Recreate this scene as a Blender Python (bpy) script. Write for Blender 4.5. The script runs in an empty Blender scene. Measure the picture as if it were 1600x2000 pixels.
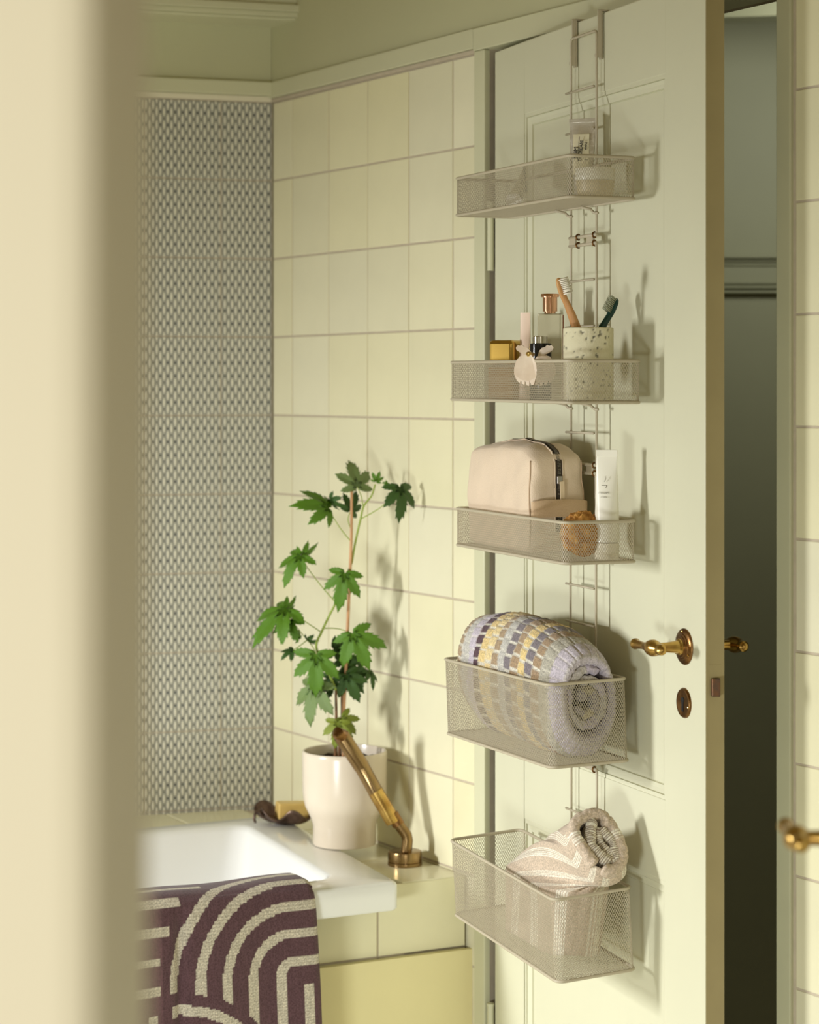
import bpy, bmesh, math, random
import numpy as np
from mathutils import Vector, Matrix, Euler, noise

random.seed(7)
SC = bpy.context.scene
COL = SC.collection
H = 1.42                      # eye height above the floor
FPX = 4500.0                  # focal length for a frame 1600 wide
HOR = 760.0                   # row of the eye level in that frame

# ------------------------------------------------------------------ camera
cam_d = bpy.data.cameras.new('camera')
cam = bpy.data.objects.new('camera', cam_d)
COL.objects.link(cam)
cam.location = (0, 0, H)
cam.rotation_euler = (math.pi/2, 0, 0)
cam_d.sensor_fit = 'HORIZONTAL'
cam_d.sensor_width = 36
cam_d.lens = FPX/1600*36
cam_d.shift_y = -(1000-HOR)/1600
cam_d.clip_start = 0.05
cam_d.dof.use_dof = True
cam_d.dof.focus_distance = 3.3
cam_d.dof.aperture_fstop = 6.3
SC.camera = cam

# ------------------------------------------------------------------ light
def area(name, loc, target, sx, sy, energy, color, spread=math.pi):
    l = bpy.data.lights.new(name, 'AREA')
    l.shape = 'RECTANGLE'; l.size = sx; l.size_y = sy
    l.energy = energy; l.color = color; l.spread = spread
    o = bpy.data.objects.new(name, l); COL.objects.link(o)
    o.location = loc
    d = Vector(target)-Vector(loc)
    o.rotation_euler = d.to_track_quat('-Z', 'Y').to_euler()
    return o
W = bpy.data.worlds.new('world'); SC.world = W; W.use_nodes = True
W.node_tree.nodes['Background'].inputs[0].default_value = (1.0, 0.87, 0.50, 1)
W.node_tree.nodes['Background'].inputs[1].default_value = 0.275
area('window_daylight', (-2.1, 2.78, H-0.15), (0.25, 3.35, H-1.5), 0.24, 0.40, 22.5, (0.97, 0.985, 1.0), math.radians(106))
area('low_fill_light', (-1.25, 0.7, H-1.05), (0.05, 3.7, H-1.25), 0.6, 0.4, 12, (0.93, 0.985, 1.0), math.radians(100))  # added low fill, lifts the ledge front and lower surfaces; no window here
area('jamb_fill_light', (-0.75, -0.45, H-0.15), (-0.3, 0.9, H-0.2), 0.7, 0.7, 9.5, (1.0, 0.99, 0.94))  # fill added just behind the camera to brighten the foreground jamb
area('rear_fill_light', (0.40, -0.6, H-0.4), (0.0, 2.0, H-0.6), 0.14, 0.8, 9.5, (1.0, 0.97, 0.90))  # invented fill behind the camera, lifts the jamb's side face
area('hall_lamp_light', (0.9, 4.2, H+0.65), (0.75, 5.0, H+0.25), 0.3, 0.3, 3.6, (1.0, 1.0, 0.88))
SC.view_settings.view_transform = 'Standard'
SC.view_settings.look = 'None'
SC.view_settings.gamma = 1
SC.view_settings.use_curve_mapping = False
SC.view_settings.exposure = 0.0

# ------------------------------------------------------------------ frames
def lin(c):
    return tuple(((x/255)/12.92 if x/255 <= 0.04045 else ((x/255+0.055)/1.055)**2.4) for x in c)
TW = math.atan2(FPX, 2590)    # side wall turned from the picture plane
CX, CY = -0.2628, 4.429       # corner of the two tiled walls
TD = math.atan2(FPX, 1650)    # door leaf
HX, HY = 0.1384, 3.73         # hinge line
TB = math.atan2(4500, 13500)  # back wall
cw, sw = math.cos(TW), math.sin(TW)
cd, sd = math.cos(TD), math.sin(TD)
def ray(px, py): return ((px-800)/FPX, (HOR-py)/FPX)
def at(px, py, y):
    k, m = ray(px, py); return Vector((k*y, y, H+m*y))
def flat(px, py, z):          # hits the level z (relative to the eye)
    k, m = ray(px, py); y = z/m; return Vector((k*y, y, H+z))
def tw(px):                   # distance along the side wall seen at column px
    k = (px-800)/FPX; return (k*CY-CX)/(cw+k*sw)
def WP(t, n, z): return Vector((CX+t*cw-n*sw, CY-t*sw-n*cw, H+z))
def DP(a, b, z): return Vector((HX+a*cd-b*sd, HY-a*sd-b*cd, H+z))
def da(px, b):                # distance along the door for column px at offset b
    k = (px-800)/FPX
    return (k*(HY-b*cd)-HX+b*sd)/(cd+k*sd)
def dz(py, a, b): return (HOR-py)/FPX*(HY-a*sd-b*cd)

# ------------------------------------------------------------------ helpers
def link(o, parent=None):
    COL.objects.link(o)
    if parent is not None: o.parent = parent
    return o
def tag(o, label=None, cat=None, group=None, kind=None):
    if label: o['label'] = label
    if cat: o['category'] = cat
    if group: o['group'] = group
    if kind: o['kind'] = kind
    return o
def empty(name, loc, rot=(0,0,0)):
    o = bpy.data.objects.new(name, None); o.location = loc; o.rotation_euler = rot
    o.empty_display_size = 0.02
    return link(o)
def droot(name, label, cat, a, b, z, group=None, turn=0.0, rx=0, ry=0):
    o = empty(name, DP(a, b, z), (rx, ry, -TD+turn)); return tag(o, label, cat, group)

class MB:
    def __init__(s): s.v = []; s.f = []; s.m = []; s.cm = 0
    def add(s, vs, fs):
        n = len(s.v); s.v += [tuple(v) for v in vs]
        s.f += [tuple(i+n for i in f) for f in fs]; s.m += [s.cm]*len(fs)
    def box(s, x0, x1, y0, y1, z0, z1):
        s.add([(x0,y0,z0),(x1,y0,z0),(x1,y1,z0),(x0,y1,z0),(x0,y0,z1),(x1,y0,z1),(x1,y1,z1),(x0,y1,z1)],
              [(0,3,2,1),(4,5,6,7),(0,1,5,4),(1,2,6,5),(2,3,7,6),(3,0,4,7)])
    def prism(s, poly, z0, z1):
        n = len(poly)
        s.add([(p[0],p[1],z0) for p in poly]+[(p[0],p[1],z1) for p in poly],
              [tuple(range(n))[::-1], tuple(range(n,2*n))]+[(i,(i+1)%n,n+(i+1)%n,n+i) for i in range(n)])
    def tube(s, pts, r, n=8, caps=True, flat=None, closed=False):
        pts = [Vector(p) for p in pts]; N = len(pts)
        rs = r if isinstance(r, (list, tuple)) else [r]*N
        up = None; rings = []
        for i, p in enumerate(pts):
            if closed: t = pts[(i+1)%N]-pts[i-1]
            else: t = pts[min(i+1,N-1)]-pts[max(i-1,0)]
            t.normalize()
            if up is None:
                up = Vector((0,0,1)) if abs(t.z) < 0.9 else Vector((0,1,0))
            a = up-t*up.dot(t)
            if a.length < 1e-6: a = Vector((1,0,0))-t*t.x
            a.normalize(); b = t.cross(a); up = a
            fl = flat if flat else 1
            rings.append([p+a*(math.cos(2*math.pi*k/n)*rs[i]*fl)+b*(math.sin(2*math.pi*k/n)*rs[i]) for k in range(n)])
        vs = [v for R in rings for v in R]; fs = []
        M = N if closed else N-1
        for i in range(M):
            j = (i+1) % N
            for k in range(n): fs.append((i*n+k, i*n+(k+1)%n, j*n+(k+1)%n, j*n+k))
        if caps and not closed:
            fs.append(tuple(range(n))[::-1]); fs.append(tuple((N-1)*n+k for k in range(n)))
        s.add(vs, fs)
    def lathe(s, prof, n=40, c=(0,0,0), axis=None):
        # prof: (r, z) list; axis: Matrix to orient
        vs = []
        for r, z in prof:
            for k in range(n):
                a = 2*math.pi*k/n; v = Vector((r*math.cos(a), r*math.sin(a), z))
                if axis is not None: v = axis @ v
                vs.append(v+Vector(c))
        fs = []
        for i in range(len(prof)-1):
            for k in range(n): fs.append((i*n+k, i*n+(k+1)%n, (i+1)*n+(k+1)%n, (i+1)*n+k))
        if prof[0][0] > 1e-6: fs.append(tuple(range(n))[::-1])
        if prof[-1][0] > 1e-6: fs.append(tuple((len(prof)-1)*n+k for k in range(n)))
        s.add(vs, fs)
    def grid(s, P):            # P: rows x cols of points
        R = len(P); Cn = len(P[0])
        s.add([p for row in P for p in row],
              [(i*Cn+j, i*Cn+j+1, (i+1)*Cn+j+1, (i+1)*Cn+j) for i in range(R-1) for j in range(Cn-1)])
    def build(s, name, mat, parent=None, smooth=False, loc=None, rot=None, bevel=0, seg=2, auto=False):
        me = bpy.data.meshes.new(name); me.from_pydata(s.v, [], s.f)
        mats = mat if isinstance(mat, list) else [mat]
        for m in mats: me.materials.append(m)
        if len(mats) > 1: me.polygons.foreach_set('material_index', s.m)
        if bevel:
            bm = bmesh.new(); bm.from_mesh(me)
            bmesh.ops.remove_doubles(bm, verts=bm.verts, dist=1e-6)
            eds = [e for e in bm.edges if len(e.link_faces) == 2 and e.calc_face_angle(0) > 0.5]
            bmesh.ops.bevel(bm, geom=eds, offset=bevel, segments=seg, profile=0.5, affect='EDGES')
            bm.to_mesh(me); bm.free()
        if smooth or auto:
            me.polygons.foreach_set('use_smooth', [True]*len(me.polygons))
            if auto: me.set_sharp_from_angle(angle=math.radians(38))
        me.update()
        o = bpy.data.objects.new(name, me)
        if loc is not None: o.location = loc
        if rot is not None: o.rotation_euler = rot
        return link(o, parent)

# ------------------------------------------------------------------ materials
def mat(name, rgb, rough=0.5, metal=0.0, var=0.0, vscale=8, bump=0.0, bscale=60, rgb2=None, coord='Object',
        objrand=0.0, spec=0.5, trans=0.0, ior=1.45, sheen=0.0, stretch=None, detail=4):
    m = bpy.data.materials.new(name); m.use_nodes = True
    nt = m.node_tree; N = nt.nodes; L = nt.links; b = N['Principled BSDF']
    c = (*lin(rgb), 1)
    b.inputs['Base Color'].default_value = c
    b.inputs['Roughness'].default_value = rough; b.inputs['Metallic'].default_value = metal
    b.inputs['Specular IOR Level'].default_value = spec
    b.inputs['Transmission Weight'].default_value = trans; b.inputs['IOR'].default_value = ior
    if sheen: b.inputs['Sheen Weight'].default_value = sheen
    tc = N.new('ShaderNodeTexCoord'); src = tc.outputs[coord]
    if stretch:
        mp = N.new('ShaderNodeMapping'); mp.inputs['Scale'].default_value = stretch
        L.new(src, mp.inputs[0]); src = mp.outputs[0]
    out = None
    if rgb2 is not None or var:
        nz = N.new('ShaderNodeTexNoise'); nz.inputs['Scale'].default_value = vscale; nz.inputs['Detail'].default_value = detail
        L.new(src, nz.inputs['Vector'])
        rp = N.new('ShaderNodeValToRGB'); rp.color_ramp.elements[0].position = 0.35; rp.color_ramp.elements[1].position = 0.65
        c2 = (*lin(rgb2), 1) if rgb2 is not None else tuple(x*(1-var) for x in c[:3])+(1,)
        rp.color_ramp.elements[0].color = c2; rp.color_ramp.elements[1].color = c
        L.new(nz.outputs[0], rp.inputs[0]); out = rp.outputs[0]
    if objrand:
        oi = N.new('ShaderNodeObjectInfo'); hs = N.new('ShaderNodeHueSaturation')
        mr = N.new('ShaderNodeMapRange'); mr.inputs[3].default_value = 1-objrand; mr.inputs[4].default_value = 1+objrand*0.4
        L.new(oi.outputs['Random'], mr.inputs[0]); L.new(mr.outputs[0], hs.inputs['Value'])
        mr2 = N.new('ShaderNodeMapRange'); mr2.inputs[3].default_value = 1-objrand*2.6; mr2.inputs[4].default_value = 1+objrand*2.2
        mm = N.new('ShaderNodeMath'); mm.operation = 'FRACT'; mu = N.new('ShaderNodeMath'); mu.operation = 'MULTIPLY'; mu.inputs[1].default_value = 7.31
        L.new(oi.outputs['Random'], mu.inputs[0]); L.new(mu.outputs[0], mm.inputs[0]); L.new(mm.outputs[0], mr2.inputs[0])
        L.new(mr2.outputs[0], hs.inputs['Saturation'])
        if out is not None: L.new(out, hs.inputs['Color'])
        else: hs.inputs['Color'].default_value = c
        out = hs.outputs[0]
    if out is not None: L.new(out, b.inputs['Base Color'])
    if bump:
        nb = N.new('ShaderNodeTexNoise'); nb.inputs['Scale'].default_value = bscale; nb.inputs['Detail'].default_value = 6
        L.new(src, nb.inputs['Vector'])
        bp = N.new('ShaderNodeBump'); bp.inputs['Strength'].default_value = bump; bp.inputs['Distance'].default_value = 0.002
        L.new(nb.outputs[0], bp.inputs['Height']); L.new(bp.outputs[0], b.inputs['Normal'])
    return m
def attr_mat(name, rough=0.95, bump=0.4, bscale=700, sheen=0.2, attr='col', wave=None):
    m = mat(name, (200,200,200), rough, bump=bump, bscale=bscale, sheen=sheen, spec=0.2)
    nt = m.node_tree; N = nt.nodes; L = nt.links; b = N['Principled BSDF']
    a = N.new('ShaderNodeAttribute'); a.attribute_name = attr
    tc = N.new('ShaderNodeTexCoord')
    nz = N.new('ShaderNodeTexNoise'); nz.inputs['Scale'].default_value = 420; nz.inputs['Detail'].default_value = 2
    L.new(tc.outputs['Object'], nz.inputs['Vector'])
    mr = N.new('ShaderNodeMapRange'); mr.inputs[1].default_value = 0.35; mr.inputs[2].default_value = 0.65
    mr.inputs[3].default_value = 0.72; mr.inputs[4].default_value = 1.1
    L.new(nz.outputs[0], mr.inputs[0])
    mx = N.new('ShaderNodeMix'); mx.data_type = 'RGBA'; mx.blend_type = 'MULTIPLY'; mx.inputs[0].default_value = 1
    cb = N.new('ShaderNodeCombineColor')
    for i in range(3): L.new(mr.outputs[0], cb.inputs[i])
    L.new(a.outputs['Color'], mx.inputs[6]); L.new(cb.outputs[0], mx.inputs[7])
    L.new(mx.outputs[2], b.inputs['Base Color'])
    return m

M = {}
M['paint'] = mat('sage_cream_paint', (214,212,184), 0.42, var=0.03, vscale=5, bump=0.05, bscale=40)
M['wallpaint'] = mat('wall_paint', (196,194,156), 0.6, var=0.05, vscale=3, bump=0.05, bscale=60)
M['trimpaint'] = mat('trim_paint', (208,206,172), 0.45, var=0.04, vscale=4)
M['jamb'] = mat('cream_jamb_paint', (228,220,194), 0.5, var=0.03, vscale=3)
M['dark_paint'] = mat('olive_jamb_paint', (150,146,108), 0.5, var=0.05)
M['hallpaint'] = mat('hall_green_paint', (154,155,126), 0.55, var=0.08, vscale=3)
M['tile'] = mat('yellow_glazed_tile', (232,226,190), 0.22, var=0.04, vscale=9, bump=0.06, bscale=18, objrand=0.045)
M['grout'] = mat('pale_grout', (196,183,160), 0.9, var=0.1, vscale=60)
M['yellow'] = mat('smooth_yellow_panel', (233,222,168), 0.4, var=0.03)
M['ceil'] = mat('ceiling_paint', (180,160,110), 0.8)
M['floor'] = mat('floor_stone', (205,200,180), 0.6, var=0.12, vscale=6)
M['tub'] = mat('white_enamel', (243,243,238), 0.12, spec=0.6)
M['wire'] = mat('taupe_coated_wire', (188,177,152), 0.45, var=0.04, vscale=50)
M['brass'] = mat('aged_brass', (204,170,98), 0.26, metal=1, rgb2=(168,130,70), vscale=45)
M['brass_dark'] = mat('dark_brass', (150,112,68), 0.32, metal=1, rgb2=(108,76,46), vscale=60)
M['brass_shower'] = mat('brushed_bronze', (156,130,90), 0.26, metal=1, rgb2=(140,114,76), vscale=25)
M['black'] = mat('black_void', (14,12,10), 0.7)
M['steel'] = mat('dull_steel', (92,76,62), 0.4, metal=0.8, rgb2=(120,84,58), vscale=90)

def pattern_tile_mat():
    m = mat('patterned_grey_tile', (180,178,160), 0.35)
    nt = m.node_tree; N = nt.nodes; L = nt.links; b = N['Principled BSDF']
    tc = N.new('ShaderNodeTexCoord'); sp = N.new('ShaderNodeSeparateXYZ'); L.new(tc.outputs['Object'], sp.inputs[0])
    def math_(op, a, c=None, v=None):
        n = N.new('ShaderNodeMath'); n.operation = op
        for i, x in enumerate((a, c, v)):
            if x is None: continue
            if isinstance(x, (int, float)): n.inputs[i].default_value = x
            else: L.new(x, n.inputs[i])
        return n.outputs[0]
    U = math_('DIVIDE', sp.outputs['X'], 0.01437); V = math_('DIVIDE', sp.outputs['Z'], 0.0251)
    def cell(x, off):            # centred fraction -0.5..0.5
        return math_('SUBTRACT', math_('FRACT', math_('ADD', x, off+100)), 0.5)
    def lens(ou, ov, wx, hy):
        x = math_('ABSOLUTE', cell(U, ou)); y = math_('ABSOLUTE', cell(V, ov))
        yy = math_('DIVIDE', y, hy)
        return math_('SUBTRACT', math_('SUBTRACT', 1.0, math_('DIVIDE', x, wx)), math_('MULTIPLY', yy, yy))
    l = math_('MAXIMUM', lens(0.0, 0.5, 0.21, 0.44), lens(0.5, 0.0, 0.21, 0.44))
    d1 = lens(0.5, 0.5, 0.26, 0.13); d2 = lens(0.0, 0.0, 0.22, 0.11)
    r = N.new('ShaderNodeValToRGB'); L.new(l, r.inputs[0])
    r.color_ramp.elements[0].position = 0.0; r.color_ramp.elements[0].color = (*lin((150,149,138)), 1)
    r.color_ramp.elements[1].position = 0.42; r.color_ramp.elements[1].color = (*lin((226,222,202)), 1)
    def mixin(col, fac, rgb, gain, mx_):
        f = N.new('ShaderNodeMapRange'); f.inputs[1].default_value = 0; f.inputs[2].default_value = gain
        f.inputs[4].default_value = mx_; L.new(fac, f.inputs[0])
        x = N.new('ShaderNodeMix'); x.data_type = 'RGBA'; L.new(f.outputs[0], x.inputs[0]); L.new(col, x.inputs[6])
        x.inputs[7].default_value = (*lin(rgb), 1); return x.outputs[2]
    c = mixin(r.outputs[0], d1, (84,88,86), 0.5, 0.85)
    c = mixin(c, d2, (112,114,106), 0.5, 0.6)
    L.new(c, b.inputs['Base Color'])
    bp = N.new('ShaderNodeBump'); bp.inputs['Strength'].default_value = 0.25; bp.inputs['Distance'].default_value = 0.002
    L.new(l, bp.inputs['Height']); L.new(bp.outputs[0], b.inputs['Normal'])
    return m
M['ptile'] = pattern_tile_mat()

# ================================================================== STRUCTURE
def struct(o): o['kind'] = 'structure'; return o
b = MB(); b.box(-3.4, 2.7, -1.6, 5.2, -0.05, 0); struct(b.build('floor', M['floor']))
b = MB(); b.box(-3.4, 2.7, -1.6, 5.2, 2.55, 2.62); struct(b.build('ceiling', M['ceil']))

_tile_cache = {}
def tile_mesh(w, h, key):
    k = (round(w,4), round(h,4), key)
    if k not in _tile_cache:
        bm = bmesh.new()
        vs = [bm.verts.new(p) for p in [(-w/2,0,-h/2),(w/2,0,-h/2),(w/2,0.006,-h/2),(-w/2,0.006,-h/2),(-w/2,0,h/2),(w/2,0,h/2),(w/2,0.006,h/2),(-w/2,0.006,h/2)]]
        for f in [(0,3,2,1),(4,5,6,7),(0,1,5,4),(1,2,6,5),(2,3,7,6),(3,0,4,7)]: bm.faces.new([vs[i] for i in f])
        fe = [e for e in bm.edges if all(v.co.y < 0.001 for v in e.verts)]
        bmesh.ops.bevel(bm, geom=fe, offset=0.0012, segments=2, profile=0.6, affect='EDGES')
        me = bpy.data.meshes.new('tile'); bm.to_mesh(me); bm.free()
        me.materials.append(M[key]); _tile_cache[k] = me
    return _tile_cache[k]
def put_tile(parent, x0, x1, z0, z1, key, y=0.0, gap=0.0034):
    o = bpy.data.objects.new('tile', tile_mesh(x1-x0-gap, z1-z0-gap, key))
    o.location = ((x0+x1)/2, y+random.uniform(-0.0004,0.0004), (z0+z1)/2)
    o.rotation_euler = (random.uniform(-.003,.003), 0, random.uniform(-.004,.004))
    return link(o, parent)

# side wall (tiled, with the doorway)
tL, tR, tC1, tC2 = tw(955), tw(1520), tw(933.4), tw(1553)
ZT = 0.551
wallR = MB()
wallR.box(0, tL, 0.0016, 0.12, -H, 1.13)
wallR.box(tL, tR, 0.0016, 0.12, ZT+0.004, 1.13)
wallR.box(tR, 3.3, 0.0016, 0.12, -H, 1.13)
wr = struct(wallR.build('wall_right', [M['grout']], loc=(CX, CY, H), rot=(0,0,-TW)))
t0 = tw(570.6); pw = (tw(884.5)-t0)/4
xs = [0.001, t0]+[t0+pw*k for k in range(1,5)]+[tC1]
for i in range(len(xs)-1):
    for r in range(11):
        z1 = 0.55-0.15*r
        put_tile(wr, xs[i], xs[i+1], z1-0.15, z1, 'tile')
for c in range(2):
    for r in range(11):
        z1 = 0.55-0.15*r
        put_tile(wr, tC2+0.15*c, tC2+0.15*(c+1), z1-0.15, z1, 'tile')
# painted upper wall, its trim board, grout strip
p = MB(); p.box(0, 3.2, -0.004, 0.0016, 0.586, 1.13); p.build('upper_wall_paint', M['wallpaint'], wr)
p = MB(); p.box(0, tC1, -0.006, 0.001, 0.5505, 0.557); p.build('edge_strip', M['grout'], wr, bevel=0.001)
p = MB()
p.box(0, tC1+0.002, -0.011, 0.001, 0.5575, 0.588)
p.box(tC1+0.002, 1.9, -0.011, 0.10, ZT+0.002, 0.588)
struct(p.build('trim_1', M['trimpaint'], loc=(CX,CY,H), rot=(0,0,-TW), bevel=0.0015))
p = MB(); p.box(tC1+0.002, tL, -0.009, 0.11, -H, ZT+0.0015)
struct(p.build('trim_2', M['trimpaint'], loc=(CX,CY,H), rot=(0,0,-TW), bevel=0.002))
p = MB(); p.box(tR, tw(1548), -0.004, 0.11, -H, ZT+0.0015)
o = struct(p.build('trim_3', mat('darker_trim_paint',(196,194,160),0.5,var=0.05), loc=(CX,CY,H), rot=(0,0,-TW), bevel=0.002))  # a little darker than the other trim
# back wall (patterned tiles)
wb = MB(); wb.box(-3.2, 0.0, 0.0016, 0.12, -H, 1.13)
wbk = struct(wb.build('wall_back', M['grout'], loc=(CX, CY, H), rot=(0,0,TB)))
jt = 0.0
def tb(px):
    k = (px-800)/FPX; cb_, sb_ = math.cos(TB), math.sin(TB)
    return -(k*CY-CX)/(cb_-k*sb_) if False else (k*CY-CX)/(cb_-k*sb_)
x1 = tb(432); cols = [(x1, -0.001)]+[(x1-0.15*(k+1), x1-0.15*k) for k in range(11)]
for (xa, xb) in cols:
    for r in range(10):
        z1 = 0.55-0.15*r
        o = put_tile(wbk, xa, xb, z1-0.15, z1, 'ptile', gap=0.0026)
p = MB(); p.box(-3.2, -0.004, -0.004, 0.0016, 0.586, 1.13); p.build('upper_wall_paint', M['wallpaint'], wbk)
p = MB(); p.box(-3.2, -0.004, -0.007, 0.001, 0.551, 0.561); p.build('edge_strip', M['jamb'], wbk, bevel=0.001)
p = MB(); p.box(-3.2, -0.004, -0.016, 0.001, 0.5615, 0.588); struct(p.build('trim_4', M['trimpaint'], loc=(CX,CY,H), rot=(0,0,TB), bevel=0.0015))
# boxed-in soffit with a stepped moulding along the top of the back wall
so9 = struct(empty('trim_9', (CX, CY, H), (0,0,TB)))
def sof(d, z0, z1):
    q = MB(); q.prism([(-3.2,-d),(0.203*d-0.001,-d),(-0.001,0.0),(-3.2,0.0)], z0, z1); return q
sof(0.105, 0.722, 1.13).build('soffit_box', M['trimpaint'], so9, bevel=0.001)
for d, z0, z1 in ((0.116,0.708,0.7215),(0.110,0.699,0.708),(0.101,0.694,0.699)):
    sof(d, z0, z1).build('moulding_step', M['trimpaint'], so9, bevel=0.0015)

# hall behind the doorway
p = MB(); p.box(-0.5, 2.7, 5.0, 5.1, 0, 2.55); wh = struct(p.build('wall_hall', M['hallpaint']))
p = MB()
for z0, z1, d in [(0.282,0.291,0.026),(0.274,0.282,0.016),(0.266,0.274,0.010),(0.207,0.213,0.022),(0.217,0.222,0.018),(0.227,0.232,0.012),(0.20,0.2745,0.005)]:
    p.box(-0.4, 2.6, 5.0-d, 5.0, H+z0, H+z1)
struct(p.build('trim_5', M['hallpaint'], bevel=0.003))
p = MB(); p.box(2.6, 2.7, 1.2, 5.0, 0, 2.55); struct(p.build('wall_hall_side', M['hallpaint']))
p = MB()
p.prism([(0.62,4.62),(1.6,4.42),(1.6,4.5),(0.62,4.7)], H+0.745, H+0.80)
p.prism([(0.62,4.64),(1.6,4.44),(1.6,4.5),(0.62,4.7)], H+0.80, H+1.12)
struct(p.build('trim_6', M['hallpaint'], bevel=0.003))

# foreground jamb of the doorway the camera looks through
p = MB()
p.prism([(-0.62,0.70),(-0.104,0.70),(-0.0975,0.704),(-0.0965,0.712),(-0.0965,0.85),(-0.62,0.85)], 0, 2.55)
struct(p.build('trim_7', M['jamb']))

# ================================================================== DOOR LEAF
AL, AR, DW, DT = 0.121, 0.6155, 0.733, 0.0285
door = empty('door_1', DP(0,0,-H+0.005), (0,0,-TD)); struct(door)
Z0 = -0.005+H   # local z of eye level
f = MB()
zs = [(-H+0.005,-1.16),(-0.6745,-0.5624),(0.4315,0.545)]
f.box(0, AL, 0, DT, 0, 0.545+Z0)
f.box(AR, DW, 0, DT, 0, 0.545+Z0)
for a0, a1 in zs: f.box(AL, AR, 0, DT, a0+Z0, a1+Z0)
f.build('frame', M['paint'], door, bevel=0.0012, seg=2)
def door_panel(z0, z1, nm):
    q = MB()
    # stepped moulding then recessed panel, on the visible face
    steps = [(0.0,0.0012),(0.0055,0.0012),(0.0058,0.0045),(0.0068,0.0032),(0.0120,0.0050),(0.0175,0.0062),(0.0180,0.0095),(0.0195,0.0085),(0.030,0.0085)]
    rings = []
    for i, d in steps:
        rings.append([(AL+i,d,z0+i+Z0),(AR-i,d,z0+i+Z0),(AR-i,d,z1-i+Z0),(AL+i,d,z1-i+Z0)])
    vs = [v for r in rings for v in r]; fs = []
    for k in range(len(rings)-1):
        for j in range(4): fs.append((k*4+j, k*4+(j+1)%4, (k+1)*4+(j+1)%4, (k+1)*4+j))
    n = (len(rings)-1)*4; fs.append((n,n+1,n+2,n+3))
    q.add(vs, fs)
    q.box(AL, AR, 0.0125, DT-0.006, z0+Z0, z1+Z0)
    q.build(nm, M['paint'], door)
door_panel(-0.5624, 0.4315, 'panel')
door_panel(-1.16, -0.6745, 'panel')
# hinge knuckles
for z in (0.30, -1.0):
    q = MB(); q.tube([(-0.008,-0.004,z+Z0+0.0),(-0.008,-0.004,z+Z0-0.052),(-0.008,-0.004,z+Z0-0.054),(-0.008,-0.004,z+Z0-0.108)], 0.0058, 12)
    q.lathe([(0.0,0.006),(0.0066,0.004),(0.0066,0.0)], 12, (-0.008,-0.004,z+Z0))
    q.build('hinge', M['trimpaint'], door, auto=True)

# lever handle, built with its neck along -Y from the rosette at the origin
def handle_parts(parent, sy=1, off=(0,0,0), mm=('brass','brass_dark')):
    ox, oy, oz = off
    ax = Matrix.Rotation(math.pi/2*sy, 3, 'X')   # local z -> -y (sy=1)
    q = MB(); q.lathe([(0.0245,0),(0.0245,0.0015),(0.0225,0.0035),(0.018,0.0042),(0.0172,0.0056),(0.0148,0.006),(0.0142,0.0072),(0.0125,0.0076)], 40, off, ax)
    ros = q.build('rosette', M[mm[1]], parent, auto=True)
    q = MB()
    for ang in (90, 210, 330):
        q.lathe([(0.0016,0.0),(0.0016,0.0050),(0.0008,0.0054)], 8, (ox+0.0205*math.cos(math.radians(ang)), oy, oz+0.0205*math.sin(math.radians(ang))), ax)
    q.build('screw', M['brass'], ros)
    q = MB(); q.lathe([(0.0118,0.006),(0.0110,0.010),(0.0086,0.0115),(0.0078,0.018),(0.0068,0.028),(0.0066,0.040)], 28, off, ax)
    q.build('neck', M[mm[0]], parent, auto=True)
    c = Vector((ox, oy-0.047*sy, oz))
    q = MB()
    q.lathe([(0.0,-0.0105),(0.005,-0.0098),(0.0088,-0.006),(0.0108,0),(0.0088,0.006),(0.005,0.0098),(0.0,0.0105)], 28, c)
    axx = Matrix.Rotation(math.pi/2, 3, 'Y')     # z -> x
    prof = [(0.0,-0.060),(0.0050,-0.0595),(0.0072,-0.057),(0.0076,-0.054),(0.0064,-0.0515),(0.0058,-0.045),(0.0050,-0.032),(0.0056,-0.018),
            (0.0084,-0.014),(0.0108,-0.006),(0.0115,0.0),(0.0104,0.007),(0.0074,0.012),(0.0060,0.015),(0.0072,0.018),(0.0078,0.022),(0.0072,0.026),(0.0050,0.028),(0.0048,0.030),(0.0020,0.032),(0.0,0.032)]
    q.lathe(prof, 28, c, axx)
    q.build('lever', M[mm[0]], parent, auto=True)
ha, hz = da(1338, 0), dz(1263, da(1338,0), 0)
hd = empty('door_handle', (ha, 0, hz+Z0)); hd.parent = door
handle_parts(hd)
hb = empty('door_handle', (ha, DT, hz+Z0)); hb.parent = door
handle_parts(hb, sy=-1)
# escutcheon
ka = da(1337.5, 0); kz = dz(1373, ka, 0)
es = MB(); axm = Matrix.Rotation(math.pi/2, 3, 'X')
es.lathe([(0.0205,0),(0.0205,0.001),(0.0190,0.003),(0.0165,0.0036),(0.0150,0.0030),(0.0,0.0030)], 40, (0,0,0), axm)
eo = es.build('keyhole_plate', M['brass_dark'], door, auto=True, loc=(ka,0,kz+Z0))
kh = MB(); kh.lathe([(0.0042,0.0),(0.0042,0.0035),(0.0,0.0036)], 16, (0,0,0.004), axm); kh.box(-0.0026,0.0026,-0.0036,0,-0.011,0.004)
kk = kh.build('keyhole', M['black'], eo)
ks = MB(); ks.lathe([(0.0018,0),(0.0018,0.0042),(0.0,0.005)], 10, (0.0165,0,-0.004), axm); ks.build('screw', M['brass'], eo)
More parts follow.
